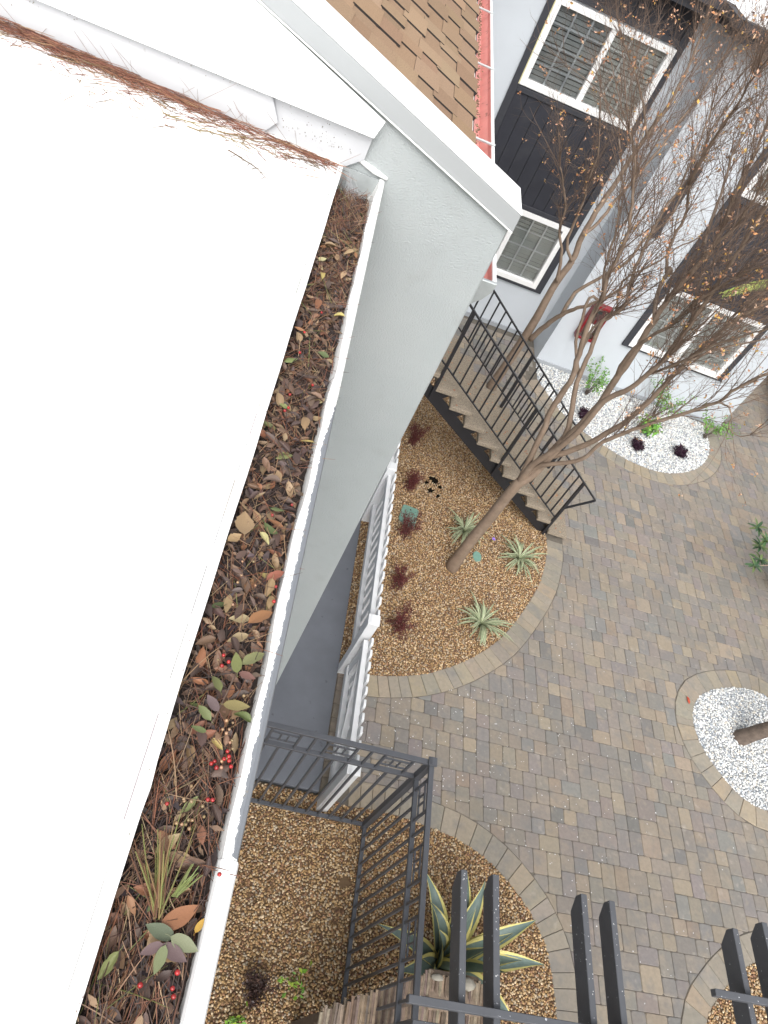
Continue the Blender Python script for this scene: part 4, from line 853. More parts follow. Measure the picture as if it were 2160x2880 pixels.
# ------------------------------------------------------------------ plants
def agave_leaf(par, base, tip, wd, arch, curl=0.0):
    base, tip = Vector(base), Vector(tip); mid = base.lerp(tip, 0.5) + Vector((0,0,arch)); n = 12; vs = []; fs = []; mi = []
    flat = Vector((tip.x-base.x, tip.y-base.y, 0)); flat = flat.normalized() if flat.length > 0.05 else Vector((1,0,0)); s = flat.cross(Vector((0,0,1)))
    W = [-1,-0.72,-0.3,0.3,0.72,1]
    for i in range(n+1):
        t = i/n; p = base*(1-t)**2 + mid*2*t*(1-t) + tip*t*t + Vector((0,0,-curl*t**3)) + s*(curl*0.4*t**3)
        dv = ((mid-base)*(1-t) + (tip-mid)*t).normalized(); u = s.cross(dv)
        wv = wd*(0.75 + 0.55*math.sin(math.pi*min(1,t*1.15)))*(1-t**3.0) + 0.0015
        for q in W: vs.append(p + s*(q*wv) + u*(abs(q)**1.6*wv*0.55))
    for i in range(n):
        for k in range(5): fs.append((i*6+k,i*6+k+1,(i+1)*6+k+1,(i+1)*6+k)); mi.append(1 if k in (0,4) else 0)
    b = MB(); b.add(vs, fs); b.mi = mi; b.build('leaf', [M_agave, M_agavey], par, smooth=True, fix=False)
ag = thing('agave', (2.76, 1.24, 0), 'large variegated agave with yellow margined leaves beside the metal fence', 'agave')
AB = (2.76, 1.24)
for tp, wd, ar, cu in (((2.02,1.34,0.50),0.048,0.22,0.10),((2.41,1.86,0.42),0.050,0.28,0),((2.44,1.58,0.55),0.042,0.35,0.12),((2.82,1.92,0.42),0.055,0.30,0),((2.96,1.85,0.5),0.05,0.30,0),
    ((3.50,1.64,0.42),0.052,0.30,0),((3.60,1.33,0.36),0.055,0.28,0.02),((2.28,1.06,0.35),0.060,0.22,0.08),((3.36,1.55,0.30),0.05,0.35,0.05),((3.25,0.85,0.45),0.055,0.3,0),
    ((2.95,0.62,0.45),0.055,0.3,0),((2.45,0.72,0.42),0.055,0.3,0.05),((2.70,1.52,0.88),0.045,0.12,0),((3.05,1.40,0.85),0.045,0.12,0),((2.62,1.05,0.9),0.045,0.12,0),((2.95,1.10,0.92),0.042,0.1,0),((2.45,1.35,0.72),0.045,0.2,0),((3.2,1.25,0.70),0.048,0.22,0),((2.78,1.24,1.0),0.035,0.0,0)):
    d = Vector((tp[0]-AB[0], tp[1]-AB[1])); d = d.normalized()*0.03 if d.length > 0.05 else d
    agave_leaf(ag, (AB[0]+d.x, AB[1]+d.y, -0.01), tp, wd*1.3, ar, cu)
# variegated lilies
M_lily = mat('striped lily leaf', (0.125,0.185,0.085), 0.5, 0.10, 20); M_lilyw = mat('cream leaf stripe', (0.40,0.42,0.27), 0.5, 0.08, 20)
def lily_leaf_mesh(L, lean, seed):
    r = random.Random(seed); n = 7; vs = []; fs = []; mi = []; bend = r.uniform(0.6, 1.7)
    W = [-1,-0.35,0.35,1]; x = 0; z = 0; a = lean
    for i in range(n+1):
        t = i/n; wv = 0.0092*(0.6+1.5*t)*(1-t**2.5)+0.0006
        for q in W: vs.append((x, q*wv, z + abs(q)*wv*0.4))
        x += L/n*math.cos(a); z += L/n*math.sin(a); a -= bend/n*1.35
    for i in range(n):
        for k in range(3): fs.append((i*4+k,i*4+k+1,(i+1)*4+k+1,(i+1)*4+k)); mi.append(0 if k == 1 else 1)
    b = MB(); b.add(vs, fs); b.mi = mi; me = b.mesh('leaf', smooth=True, fix=False); me.materials.append(M_lily); me.materials.append(M_lilyw); return me
LM = [lily_leaf_mesh(0.27+0.05*(i%4), [1.35,1.1,0.9,0.75,0.6][i%5], i) for i in range(10)]
for (x, y, lb, sc_) in ((2.858,6.247,'cream striped lily left of the leaning trunk, nearest the stairs',1.0),(3.662,6.054,'cream striped lily right of the trunk near the stair foot',1.05),(3.108,4.858,'cream striped lily nearest the kerb at the front of the gravel bed',1.1)):
    t = thing('striped_lily', (x, y, 0), lb, 'plant', 'striped lilies in the brown gravel bed')
    for k in range(56):
        o = link('leaf', random.choice(LM), t); o.rotation_euler = (0, 0, k*2.39996 + random.uniform(-0.3,0.3)); s = sc_*random.uniform(0.8,1.15); o.scale = (s, s, s)
# feathery shrubs: stems and tiny leaves
def shrub(name, loc, H, R, ns, cols, scol, label, cat, group, lsize=0.022, dens=26, lean=(0,0), fall=0.0, spread=0.05, scat=1.0):
    t = thing(name, loc, label, cat, group); sm, lm = MB(), MB(); B = Vector(loc)
    for _ in range(ns):
        a = random.uniform(0, 2*math.pi); rr = R*math.sqrt(random.random()); h = H*random.uniform(0.6, 1.0)
        tip = B + Vector((rr*math.cos(a)+lean[0], rr*math.sin(a)+lean[1], h)); mid = B.lerp(tip, 0.5) + Vector((0,0,h*0.12)) + rvec()*0.02
        P = cat_rom([tuple(B + Vector((random.gauss(0,R*spread), random.gauss(0,R*spread), -0.003))), tuple(mid), tuple(tip)], 5); sm.tint = scol; sm.tube(P, [0.0045*(1-0.08*i) for i in range(len(P))], 4, cap=False)
        for _ in range(dens):
            i = random.randint(int(len(P)*(0.25+fall)), len(P)-2); p = P[i].lerp(P[i+1], random.random()) + rvec()*lsize*scat*random.uniform(0.3,1.3); small_leaf(lm, p, lsize*random.uniform(0.7,1.3), cols)
    sm.build('stem', M_dleaf, t, kind='stuff', fix=False); lm.build('foliage', M_leaf, t, kind='stuff', fix=False); return t
BU = [(0.105,0.020,0.022),(0.14,0.028,0.028),(0.075,0.017,0.018),(0.14,0.045,0.036)]
for (x, y, R, h, lb) in ((2.06,4.46,0.17,0.34,'bright burgundy shrub nearest the picket gate, between gravel and fence'),(2.00,5.10,0.14,0.28,'dull burgundy shrub midway along the picket fence'),(2.03,5.90,0.15,0.34,'burgundy shrub growing in front of the green valve box lid'),(2.04,6.74,0.12,0.26,'thin dark burgundy shrub beside the black fabric patches'),(2.02,7.62,0.13,0.30,'small burgundy shrub half hidden at the wing wall corner')):
    shrub('burgundy_shrub', (x,y,0), h*1.35, R*1.05, 15, BU, (0.10,0.035,0.03), lb, 'shrub', 'burgundy shrubs along the picket fence', 0.018, 105, fall=-0.1, spread=0.42, scat=1.7)
PU = [(0.028,0.008,0.02),(0.04,0.010,0.028),(0.02,0.006,0.014)]
for (x, y, lb) in ((5.97,9.27,'round purple black plant in the middle of the front white gravel'),(6.86,9.49,'round purple black plant at the right end of the white gravel bed'),(4.99,9.60,'round purple black plant behind the tree branches, nearest the stairs')):
    shrub('purple_plant', (x,y,0), 0.15, 0.135, 44, PU, (0.03,0.01,0.02), lb, 'plant', 'purple plants in the white gravel', 0.034, 28)
GR = [(0.16,0.36,0.05),(0.11,0.27,0.04),(0.21,0.42,0.08),(0.10,0.20,0.04)]
for (x, y, R, h, lb, ns) in ((5.12,10.30,0.45,0.65,'light green shrub by the white wall under the red cabinet',20),(6.50,10.32,0.50,0.75,'light green shrub by the white wall in the middle of the bed',22),(7.55,10.25,0.42,0.55,'sparse light green shrub at the right end of the white gravel bed',18),(6.20,9.75,0.16,0.28,'low broad leaved green plant in front of the wall shrubs',9)):
    shrub('green_shrub', (x,y,0), h, R, ns, GR, (0.12,0.09,0.07), lb, 'shrub', 'light green shrubs along the white wall', 0.042 if R > 0.2 else 0.075, 26, fall=0.2)
BRN = [(0.06,0.035,0.03),(0.09,0.05,0.04),(0.05,0.03,0.03)]
shrub('withered_plant', (1.18,0.85,0), 0.16, 0.15, 26, BRN, (0.05,0.035,0.03), 'dark brown withered plant in the gravel inside the metal fence', 'plant', None, 0.03, 26)
CL = [(0.20,0.38,0.04),(0.15,0.30,0.05),(0.30,0.42,0.06)]
for (x, y, h, lb) in ((1.48,0.93,0.16,'small bright green seedling near the bottom rail of the metal fence'),(1.10,0.62,0.14,'small bright green seedling at the bottom edge beside the withered plant')):
    shrub('green_seedling', (x,y,0), h, 0.10, 6, CL, (0.2,0.2,0.08), lb, 'seedling', 'green seedlings in the near gravel', 0.055, 5, fall=0.3)
b = MB(); b.tint = (0.2,0.3,0.08); b.tube([(3.27,6.22,-0.01),(3.275,6.225,0.07)], 0.003, 4); b.tint = (0.28,0.16,0.62)
for k in range(5): green_leaf(b, (3.275,6.225,0.07), (math.cos(k*1.257),math.sin(k*1.257),0.5), 0.035, 0.012, [(0.28,0.16,0.62)], 2)
tag(b.build('purple_flower', M_leaf, fix=False), 'single small purple flower in the gravel near the stair foot', 'flower')
# bamboo reed screen glimpsed at the right edge
rs = thing('reed_screen', (9.55, 12.2, 0), 'straw coloured reed screen at the right edge of the courtyard', 'screen')
for i in range(44):
    t = i/43; x = 9.38 + 0.6*t; y = 11.2 + 2.4*t; b = MB(); b.tube([(x,y,-0.05),(x+random.uniform(-.01,.01),y,0.55)], 0.026, 6); b.build('reed', M_reed, rs, smooth=True)
for z in (0.12, 0.45):
    b = MB(); b.bar((9.34,11.2,z),(9.94,13.6,z),0.012,0.012); b.build('binding', M_reed, rs)

# ------------------------------------------------------------------ what lies in the gutter
hum = MB(); nx, ny = 14, 420; rr = random.Random(3)
from mathutils import noise
vs = []
for j in range(ny+1):
    y = -1.0 + 3.44*j/ny
    for i in range(nx+1):
        x = -0.0285 + 0.140*i/nx; e = min(i, nx-i)/nx
        h = 5.667 + 0.014*noise.noise((x*22, y*16, 0)) + 0.010*noise.noise((x*70, y*70, 5)) + 0.004*noise.noise((x*220, y*220, 9)) - (0.006*(1-e*5) if e < 0.2 else 0)
        if y > 2.12: h -= (y-2.12)*0.12
        vs.append((x, y, h))
hum.add(vs, [(j*(nx+1)+i, j*(nx+1)+i+1, (j+1)*(nx+1)+i+1, (j+1)*(nx+1)+i) for j in range(ny) for i in range(nx)])
tag(hum.build('humus', M_humus, smooth=True, fix=False), 'dark rotted humus filling the bottom of the gutter', kind='stuff')
def surf(x, y): return 5.671 + 0.013*noise.noise((x*22, y*16, 0)) - (max(0, y-2.12)*0.12)

ND = [((0.165,0.072,0.042),5),((0.24,0.15,0.088),3),((0.085,0.050,0.038),5),((0.045,0.031,0.028),6),((0.32,0.225,0.135),1.3),((0.20,0.085,0.048),2),((0.16,0.17,0.06),0.4)]
def ncol(): return jit(random.choices([n[0] for n in ND],[n[1] for n in ND])[0], 0.15)
def needle(mb, p, ang, L, r, tilt=0.0, bend=None, sides=3, zf=None):
    bend = random.uniform(-1.2,1.2) if bend is None else bend; pts = []; q = Vector(p); a = ang; n = 4
    for i in range(n+1):
        pts.append((q.x, q.y, q.z if zf is None else zf(q.x, q.y) + (q.z - p[2])))
        q = q + Vector((math.cos(a)*L/n, math.sin(a)*L/n, math.sin(tilt)*L/n)); a += bend*L/n*4
    mb.tube(pts, [r, r, r, r*0.9, r*0.5], sides, cap=False)
nm = MB(); cnt = 0
while cnt < 2700:
    y = random.uniform(-0.15, 2.40); x = random.uniform(-0.022, 0.110)
    dens = 1.0 if y > 1.75 or y < 0.42 else 0.42
    if random.random() > dens: continue
    a = random.gauss(math.pi/2, 0.75); L = random.uniform(0.035, 0.13) if y < 1.9 else random.uniform(0.05, 0.15)
    ex_x, ey = x + math.cos(a)*L, y + math.sin(a)*L
    if not (-0.022 < ex_x < 0.110) or ey > 2.45: continue
    nm.tint = ncol(); needle(nm, (x, y, surf(x, y) + random.uniform(0.000, 0.012)), a, L, random.uniform(0.0005, 0.0009), random.uniform(-0.10, 0.12), random.uniform(-0.8,0.8)); cnt += 1
for _ in range(70):   # some poke out over the lip or the roof edge
    y = random.uniform(0.05, 2.35); s = random.random(); nm.tint = ncol()
    if s < 0.6: needle(nm, (0.085+random.uniform(-.02,.02), y, 5.688), random.gauss(0.3,0.6), random.uniform(0.03,0.06), 0.0006, random.uniform(0.38,0.55))
    else: needle(nm, (0.02+random.uniform(-.02,.02), y, 5.682), random.gauss(math.pi-0.2,0.5), random.uniform(0.03,0.055), 0.0006, random.uniform(0.45,0.65))
tag(nm.build('pine_needle', M_needle, kind='stuff', fix=False), 'brown pine needles matted over the gutter debris')

M_dleaf2 = mat('heap leaf', rough=0.55, var=0.3, scale=110, tint=True, bump=0.3, bscale=300, bdist=0.001)
# prototype leaves (shared meshes): pointed oval, folded along the midrib and curled
def leaf_mesh(seed, L=1.0, wd=0.20, fold=0.35, curl=0.5, twist=0.3, stem=0.18, n=8):
    r = random.Random(seed); vs = []; fs = []; x = z = 0.0; a = -curl*0.5
    Wq = [-1,-0.5,0,0.5,1]; jag = [r.uniform(0.88,1.12) for _ in range(40)]
    for i in range(n+1):
        t = i/n; wv = wd*(math.sin(math.pi*t**0.85)**0.85)*(1 if 0 < i < n else 0.02); tw = twist*(t-0.5)
        for k, q in enumerate(Wq):
            yy, zz = q*wv*jag[i*2+k % 2], abs(q)**1.3*wv*fold
            vs.append((x - zz*math.sin(a), yy*math.cos(tw) - zz*math.sin(tw), z + yy*math.sin(tw) + zz*math.cos(a)))
        x += L/n*math.cos(a); z += L/n*math.sin(a); a += curl/n*r.uniform(0.6,1.4)
    for i in range(n):
        for k in range(4): fs.append((i*5+k,i*5+k+1,(i+1)*5+k+1,(i+1)*5+k))
    b = MB(); b.add([(v[0]-0.5, v[1], v[2]) for v in vs], fs)
    if stem: b.tube([(-0.5-stem,0,-0.03),(-0.5-stem*0.5,0.01,0),(-0.5,0,0.0)], [0.012,0.012,0.010], 4, cap=False)
    me = b.mesh('leaf', smooth=True, fix=False); me.materials.append(M_gleaf); return me
LEAFM = [leaf_mesh(i, wd=[0.17,0.20,0.23,0.18,0.21][i%5], fold=[0.2,0.5,0.8,-0.3,0.35,1.1][i%6], curl=[0.3,0.7,-0.6,1.0,0.1,-0.2,1.6][i%7], twist=[0.2,-0.5,0.6,0][i%4], stem=[0.15,0,0.2][i%3]) for i in range(14)]
def put_leaf(name, x, y, L, yaw, col, z=None, tilt=0.25, me=None, label=None, cat='leaf', group=None, parent=None):
    o = link(name, me or random.choice(LEAFM), parent); o.scale = (L, L, L)
    o.rotation_euler = (random.gauss(0, tilt), random.gauss(0, tilt*0.7), yaw)
    o.location = (x, y, (surf(x, y) + random.uniform(0.008, 0.016)) if z is None else z)
    if parent is not None: o.location = Vector(o.location) - parent.location
    o.color = (col[0]*0.84, col[1]*(0.84 if name != 'leaf' else 0.72), col[2]*0.84, 1)
    if label: tag(o, label, cat, group)
    return o
KIND = [
 ('dead_leaf','dull brown dead leaf lying among needles in the gutter',[(0.155,0.095,0.065),(0.18,0.11,0.07),(0.135,0.085,0.065)],'dull brown dead leaves in the gutter',84),
 ('dead_leaf','dark purplish brown rotting leaf pressed into the gutter debris',[(0.090,0.058,0.045),(0.115,0.075,0.06),(0.075,0.05,0.042)],'dark rotting leaves in the gutter',86),
 ('dead_leaf','tan dry curled leaf lying on top of the gutter debris',[(0.30,0.205,0.115),(0.34,0.24,0.14),(0.26,0.175,0.10)],'tan dry leaves in the gutter',62),
 ('dead_leaf','rusty orange brown fallen leaf in the gutter debris',[(0.26,0.12,0.062),(0.30,0.15,0.075),(0.22,0.095,0.055)],'rusty leaves in the gutter',34),
 ('green_leaf','olive green fallen leaf lying in the gutter debris',[(0.13,0.15,0.055),(0.10,0.125,0.05),(0.18,0.20,0.075)],'green leaves in the gutter',20),
 ('yellow_leaf','pale yellow fallen leaf lying in the gutter debris',[(0.46,0.36,0.13),(0.42,0.36,0.19)],'yellow leaves in the gutter',9)]
for nme, lb, cols, grp, num in KIND:
    i = 0
    while i < num:
        y = random.choice([random.uniform(0.42,1.8), random.uniform(0.42,1.72), random.uniform(0.5,1.4), random.uniform(0.5,1.4), random.uniform(0.05,0.42), random.uniform(1.72,2.1)])
        L = random.uniform(0.023, 0.043) if y > 0.5 else random.uniform(0.026, 0.044)
        m_ = L*0.36; x = random.uniform(-0.022+m_, 0.110-m_)
        put_leaf(nme, x, y, L, random.uniform(0, 2*math.pi), jit(random.choice(cols), 0.14), tilt=0.28, label=lb, group=grp); i += 1
# the leaves past the 300 largest: real leaf shapes joined into one heap
LV = [(np.array([v.co[:] for v in m_.vertices]), [tuple(p.vertices) for p in m_.polygons]) for m_ in LEAFM]
lo = MB(); LC = [(0.155,0.095,0.065),(0.10,0.068,0.06),(0.07,0.05,0.048),(0.22,0.145,0.085),(0.19,0.10,0.06),(0.13,0.085,0.062)]
for i in range(520):
    y = random.choice([random.uniform(0.0,1.75), random.uniform(0.4,1.6), random.uniform(1.6,2.15)]); L = random.uniform(0.015, 0.032); x = random.uniform(-0.020+L*0.3, 0.108-L*0.3)
    V_, F_ = random.choice(LV); R_ = Matrix.Translation((x, y, surf(x,y) + random.uniform(0.002,0.008))) @ Matrix.Rotation(random.uniform(0,6.28),4,'Z') @ Matrix.Rotation(random.gauss(0,0.3),4,'X') @ Matrix.Rotation(random.gauss(0,0.2),4,'Y') @ Matrix.Scale(L,4)
    lo.tint = jit(random.choice(LC),0.2); lo.add([R_ @ Vector(v) for v in V_], F_)
tag(lo.build('leaf_heap', M_dleaf2, kind='stuff', smooth=True, fix=False), 'under layer of brown dead leaves in the gutter')
flat1 = leaf_mesh(101, wd=0.24, fold=0.12, curl=0.25, twist=0.1); flat2 = leaf_mesh(102, wd=0.23, fold=0.25, curl=-0.3, twist=0.2); broad = leaf_mesh(103, wd=0.285, fold=0.35, curl=0.7, twist=0.5, n=11)
def one(name, x, y, L, yaw, col, lb, me=flat1, dz=0.020, tilt=0.10): return put_leaf(name, x, y, L, yaw, col, surf(x, y)+dz, tilt, me, lb)
one('dead_leaf', 0.010, 0.872, 0.066, 1.75, (0.33,0.225,0.125), 'broad pale tan leaf lying against the roof edge, largest of its part of the gutter', broad, 0.026)
one('dead_leaf', 0.000, 0.830, 0.034, 0.9, (0.36,0.245,0.13), 'small broad tan leaf on the roof edge just below the large tan one', broad, 0.026)
one('dead_leaf', 0.083, 0.674, 0.052, 0.75, (0.28,0.135,0.06), 'long orange brown leaf leaning on the outer lip of the gutter', flat2, 0.026)
one('dead_leaf', 0.092, 0.777, 0.040, 0.75, (0.27,0.095,0.06), 'narrow reddish leaf at the outer side of the gutter', flat2, 0.022)
one('dead_leaf', 0.076, 0.203, 0.056, 0.7, (0.33,0.15,0.075), 'large smooth orange brown leaf above the green leaves near the bottom of the photo', flat1, 0.028)
one('yellow_leaf', 0.104, 0.197, 0.020, 1.2, (0.50,0.30,0.06), 'small amber yellow leaf against the outer lip near the large orange leaf', flat1, 0.022)
one('dead_leaf', 0.078, 0.158, 0.040, 0.1, (0.30,0.20,0.10), 'tan leaf below the grey green leaves near the lower lip', flat2, 0.022)
# fallen sprigs that still carry their leaves
sp = thing('leafy_sprig', (0.05, 0.50, 5.675), 'fallen twig with green and browning leaves lying in the gutter', 'sprig')
b = MB(); b.tint = (0.12,0.08,0.06); b.tube(cat_rom([(0.040,0.440,5.678),(0.050,0.475,5.686),(0.060,0.525,5.690),(0.066,0.565,5.692)], 4), 0.0016, 5); b.build('stem', M_needle, sp, smooth=True)
for (x, y, L, yaw, c) in ((0.062,0.578,0.040,1.85,(0.17,0.215,0.065)),(0.088,0.592,0.046,0.75,(0.19,0.225,0.085)),(0.040,0.535,0.034,2.2,(0.15,0.185,0.06)),(0.042,0.500,0.034,2.4,(0.13,0.105,0.09)),(0.034,0.478,0.032,2.5,(0.15,0.20,0.07)),(0.032,0.452,0.026,2.95,(0.16,0.22,0.075)),(0.080,0.505,0.044,0.15,(0.25,0.24,0.085)),(0.085,0.560,0.030,-0.2,(0.17,0.10,0.07))):
    put_leaf('leaf', x, y, L, yaw, c, surf(x,y)+0.030, 0.18, random.choice([flat1,flat2]), parent=sp)
sp = thing('leafy_sprig', (0.06, 0.17, 5.675), 'grey green leaf cluster lying in the gutter near the bottom of the photo', 'sprig')
b = MB(); b.tint = (0.12,0.09,0.06); b.tube([(0.068,0.165,5.684),(0.072,0.172,5.690),(0.078,0.176,5.692)], 0.0014, 5); b.build('stem', M_needle, sp)
for (x, y, L, yaw, c) in ((0.055,0.182,0.042,2.9,(0.115,0.16,0.085)),(0.090,0.172,0.042,-0.25,(0.20,0.25,0.125)),(0.064,0.150,0.034,-1.7,(0.18,0.235,0.10)),(0.080,0.160,0.040,-0.35,(0.13,0.10,0.085)),(0.05,0.160,0.03,-2.6,(0.14,0.105,0.09))):
    put_leaf('leaf', x, y, L, yaw, c, surf(x,y)+0.028, 0.12, flat1, parent=sp)
# tuft of half green needles
tf = thing('needle_tuft', (0.045, 0.21, 5.675), 'fan of half green pine needles lying in the lower gutter', 'pine tuft')
for i in range(30):
    a = math.pi/2 + random.gauss(0.24,0.2); L = random.uniform(0.06,0.125); b = MB(); b.tint = jit(random.choice([(0.20,0.165,0.06),(0.25,0.17,0.08),(0.14,0.145,0.05),(0.20,0.105,0.06),(0.20,0.21,0.07),(0.15,0.08,0.05)]),0.12)
    needle(b, (0.046+random.uniform(-.006,.006), 0.20+random.uniform(-.006,.012), surf(0.046,0.2)+0.020+random.uniform(0,0.006)), a, L, 0.0010, random.uniform(-0.02,0.08), random.uniform(-0.25,0.25), 4); b.build('needle', M_needle, tf, fix=False)
for i in range(12):
    a = math.pi/2 - random.uniform(0.2,0.8); b = MB(); b.tint = jit((0.17,0.205,0.07),0.2); needle(b, (0.062+random.uniform(-.004,.004), 0.225, surf(0.06,0.22)+0.022), a, random.uniform(0.03,0.05), 0.0011, 0.1, 0.0, 4); b.build('needle', M_needle, tf, fix=False)
# berries
BM = MB(); BM.sphere((0,0,0), 1, 12, 8); BM.tube([(0,0,0.97),(0,0,1.08)], [0.22,0.10], 6); BME = BM.mesh('berry', smooth=True); BME.materials.append(M_berry)
def berry(x, y, r, col, name, lb, grp, dz=0.018):
    o = link(name, BME); o.scale = (r,r,r*0.95); o.location = (x, y, surf(x,y)+dz); o.rotation_euler = (random.uniform(-1.2,1.2), random.uniform(-1.2,1.2), random.uniform(0,6)); o.color = (*col,1); tag(o, lb, 'berry', grp)
RB = [(0.039,0.591),(0.041,0.571),(0.050,0.580),(0.090,0.420),(0.082,0.421),(0.069,0.415),(0.065,0.411),(0.095,0.412),(0.084,0.433),(0.073,0.356),(0.080,0.357),(0.018,0.337),(0.112,0.256),(0.090,0.141),(0.049,0.122),(0.089,0.124),(0.093,0.116),(0.090,0.952),(0.017,1.508),(0.025,1.272),(0.024,1.212),(0.097,0.750),(0.100,0.719),(0.057,0.910),(0.030,1.225),(0.07,1.33),(0.045,1.62),(0.02,1.43),(0.088,0.426),(0.074,0.406)]
for x, y in RB: berry(x, y, random.uniform(0.0030,0.0037), jit((0.30,0.018,0.017),0.2), 'red_berry', 'shiny red berry lying among the leaves in the gutter', 'red berries in the gutter', 0.022 if x < 0.105 else 0.045)
for i in range(34):
    x, y = random.choice([(random.gauss(0.085,0.012),random.gauss(0.455,0.03)),(random.uniform(0,0.1),random.uniform(0.1,1.2)),(random.gauss(0.03,0.015),random.gauss(0.73,0.05)),(random.gauss(0.05,0.01),random.gauss(0.33,0.02))])
    x = min(0.10, max(-0.012, x)); berry(x, y, random.uniform(0.0022,0.0030), jit(random.choice([(0.26,0.17,0.09),(0.34,0.20,0.12),(0.20,0.14,0.07)]),0.15), 'seed_pod', 'small tan seed ball lying among the leaves in the gutter', 'tan seed balls in the gutter', 0.020)

# loose fragments
fm = MB()
for i in range(900):
    x, y = random.uniform(-0.02,0.105), random.uniform(0, 2.2); fm.tint = jit(random.choice([(0.06,0.042,0.04),(0.10,0.065,0.05),(0.16,0.10,0.065),(0.045,0.034,0.034),(0.24,0.16,0.1)]),0.2)
    p = Vector((x, y, surf(x,y)+random.uniform(-0.004,0.008))); a = Vector((random.gauss(0,1),random.gauss(0,1),random.gauss(0,0.3))).normalized(); c = a.cross(Vector((random.gauss(0,.4),random.gauss(0,.4),1))).normalized(); s = random.uniform(0.006,0.018)
    fm.add([p-a*s, p+c*s*0.35, p+a*s, p-c*s*0.35], [(0,1,2,3)])
tag(fm.build('leaf_litter', M_gleaf if False else M_dleaf, kind='stuff', fix=False), 'dark leaf fragments rotting in the gutter')
cb = MB()
for i in range(46):
    y0 = random.uniform(2.30,2.44); p = Vector((random.uniform(-0.005,0.03), 2.455, random.uniform(5.66,5.70))); q = Vector((random.uniform(0.0,0.105), random.uniform(2.22,2.42), random.uniform(5.64,5.67)))
    cb.tube([p, p.lerp(q,0.5) + Vector((0,0,-0.012)), q], 0.00035, 3, cap=False)
tag(cb.build('cobweb', M_cob, kind='stuff', fix=False), 'grey cobweb strands across the far end of the gutter')

# ------------------------------------------------------------------ needles blown against the wing wall on the roof
rn = MB()
for i in range(2300):
    x = -0.02 - 1.75*random.random()**0.85
    if noise.noise((x*5.5, 9.1, 0.4)) + 0.35*noise.noise((x*19, 2.1, 0.4)) < random.uniform(-0.55,0.12): continue
    k = min(1, 0.25 + (-x)*0.9); h = random.random()
    cl = noise.noise((x*9, 3.3, 1.7)); yc = 2.440 - 0.008*k + random.gauss(0, (0.007 + 0.012*k)*(1 + 0.8*cl)) + 0.006*cl; z = roof_z(x) + 0.001 + 0.018*k*h*max(0, 1 - abs(yc-2.435)/0.05)
    rn.tint = jit(random.choices([(0.23,0.095,0.06),(0.17,0.07,0.048),(0.29,0.145,0.085),(0.09,0.05,0.038),(0.34,0.22,0.12)],[5,4,3,2,1])[0],0.15)
    a = random.gauss(0, 0.34) + (math.pi if random.random() < 0.5 else 0); L = random.uniform(0.04,0.11)
    if yc + abs(math.sin(a))*L*1.2 > 2.452: yc = 2.450 - abs(math.sin(a))*L*1.3
    needle(rn, (x, yc, z), a, L, random.uniform(0.0006,0.0010), random.uniform(-0.03,0.03), random.uniform(-0.5,0.5))
for i in range(420):
    x = -0.06 - 1.4*random.random(); d = abs(random.gauss(0, 0.06*(1 + max(-0.6, 1.6*noise.noise((x*6, 4.4, 0)))))); yc = 2.41 - d; rn.tint = jit(random.choice([(0.20,0.09,0.05),(0.24,0.16,0.07),(0.14,0.06,0.04),(0.12,0.09,0.05)]),0.15)
    a = random.gauss(0.0,0.7) + (math.pi if random.random() < 0.5 else 0); needle(rn, (x, yc, roof_z(x)+0.0015), a, random.uniform(0.015,0.07), random.uniform(0.0007,0.0012), 0.0, random.uniform(-1.5,1.5))
for i in range(26):    # a few standing against the flashing
    x = random.uniform(-1.25,0.05); rn.tint = jit((0.24,0.15,0.11),0.2); needle(rn, (x, 2.43, roof_z(x)+0.01), random.uniform(0,6.28), random.uniform(0.06,0.13), 0.0006, random.uniform(0.9,1.3), 0.3)
tag(rn.build('pine_needle', M_needle, kind='stuff', fix=False), 'drift of red brown pine needles along the foot of the flashing')
def dry_twig(x, y, yaw, L, label, col):
    o = MB(); o.tint = col; z = roof_z(x) + 0.002; P = [Vector((x,y,z))]; a = yaw
    for i in range(6): a += random.uniform(-0.35,0.35); P.append(P[-1] + Vector((math.cos(a)*L/6, math.sin(a)*L/6, random.uniform(-0.001,0.003))))
    o.tube(P, [0.0024*(1-0.1*i) for i in range(7)], 5)
    for i in range(1,7):
        for s in (-1,1):
            if random.random() < 0.7: needle(o, tuple(P[i]), a + s*random.uniform(0.5,1.1), L*random.uniform(0.12,0.3), 0.0011, 0.05, s*1.5)
    tag(o.build('dry_twig', M_needle, fix=False), label, 'twig', 'dry twigs on the white roof')
dry_twig(-0.50,2.28,0.25,0.20,'yellowish branched twig lying apart on the white roof',(0.20,0.15,0.07)); dry_twig(-0.36,2.24,-0.4,0.16,'forked grey brown twig on the roof, nearest the gutter corner',(0.12,0.085,0.055))
dry_twig(-0.72,2.38,0.1,0.18,'brown twig close under the needle drift on the roof',(0.15,0.09,0.05)); dry_twig(-0.62,2.455,0.9,0.09,'short dark twig sticking up against the flashing',(0.20,0.14,0.10))

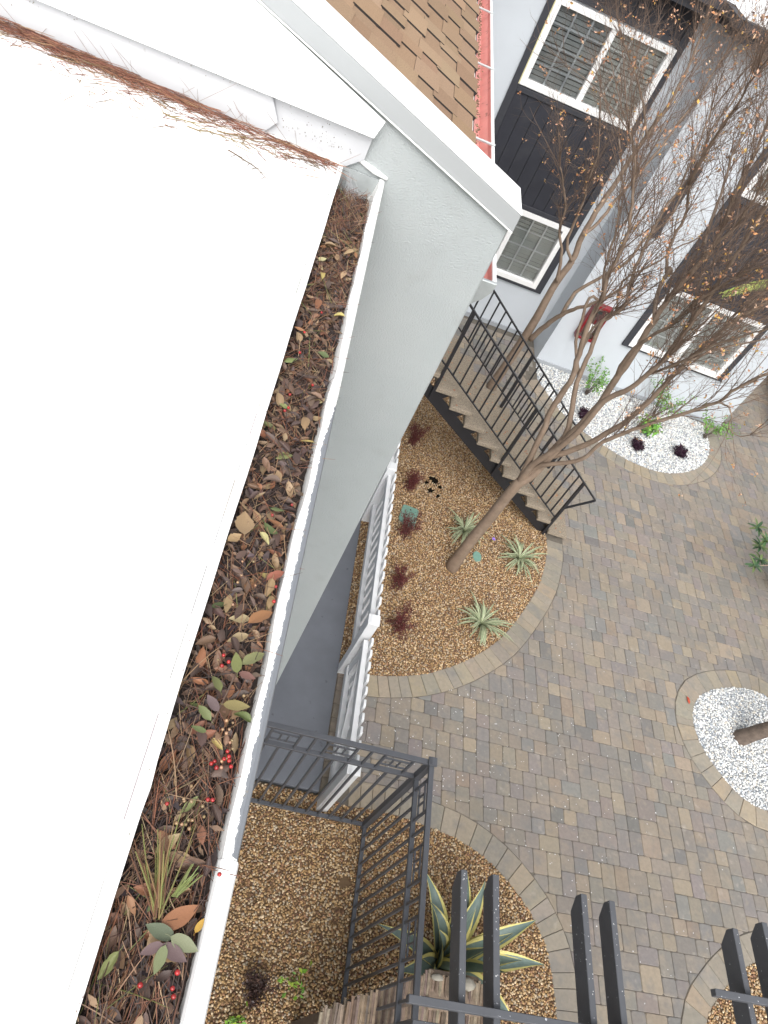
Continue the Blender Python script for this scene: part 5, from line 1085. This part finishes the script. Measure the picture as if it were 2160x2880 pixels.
dry_twig(-0.95,2.36,-0.15,0.17,'crooked tan twig on the roof beside the left half of the needle drift',(0.18,0.12,0.06)); dry_twig(-0.42,2.33,0.05,0.22,'long tan twig with side shoots below the middle of the needle drift',(0.19,0.13,0.06))
dry_twig(-0.58,2.30,-0.5,0.13,'small yellow brown forked twig between the drift and the blank roof',(0.21,0.16,0.06)); dry_twig(-0.20,2.36,-0.3,0.12,'thin dark twig on the roof close to the gutter corner drift',(0.11,0.07,0.05))

# ------------------------------------------------------------------ specks on the pavers
pt = MB(); pt.tint = (0.75,0.75,0.75)
for i in range(900):
    x = abs(random.gauss(0,1.7)) + 1.8; y = random.gauss(3.0, 1.6)
    if any(inside(b_['outer'], x, y) for b_ in BEDS.values()) or x < 1.7 or y < 0.2: continue
    pt.tint = (random.uniform(0.5,0.75),)*3; s = random.uniform(0.004,0.009); a = random.uniform(0,3); pt.add([(x+s*math.cos(a+k*1.57)*random.uniform(.6,1.2), y+s*math.sin(a+k*1.57)*random.uniform(.6,1.2), 0.0035) for k in range(4)], [(0,1,2,3)])
tag(pt.build('fallen_petal', M_dleaf, kind='stuff', fix=False), 'tiny white petals scattered over the pavers')
b = MB(); 
for k in range(2): green_leaf(b, (6.0,4.62+0.03*k,0.014), (0.3,-1,0.1), 0.07, 0.02, [(0.42,0.07,0.03)], 3)
tag(b.build('red_leaf', M_leaf, fix=False), 'small red leaf on the kerb of the round white bed', 'leaf')
fl = MB()   # leaves fallen on the stair treads
for i in range(260):
    k = random.randint(0, 12); x = 4.40-0.268*k-random.uniform(0.02,0.27); y = random.uniform(6.7,7.7); p = Vector((x, y, 0.045+0.19*k+0.061)); a = random.uniform(0,6.28); s = random.uniform(0.012,0.024); d = Vector((math.cos(a),math.sin(a),0)); c = Vector((-d.y,d.x,0))
    fl.tint = jit(random.choice([(0.33,0.15,0.07),(0.42,0.24,0.12),(0.28,0.12,0.06)]),0.2); fl.add([p-d*s, p+c*s*0.5+Vector((0,0,0.004)), p+d*s+Vector((0,0,0.003)), p-c*s*0.5], [(0,1,2,3)])
tag(fl.build('fallen_leaf', M_dleaf, kind='stuff', fix=False), 'small dry leaves scattered on the stair treads')
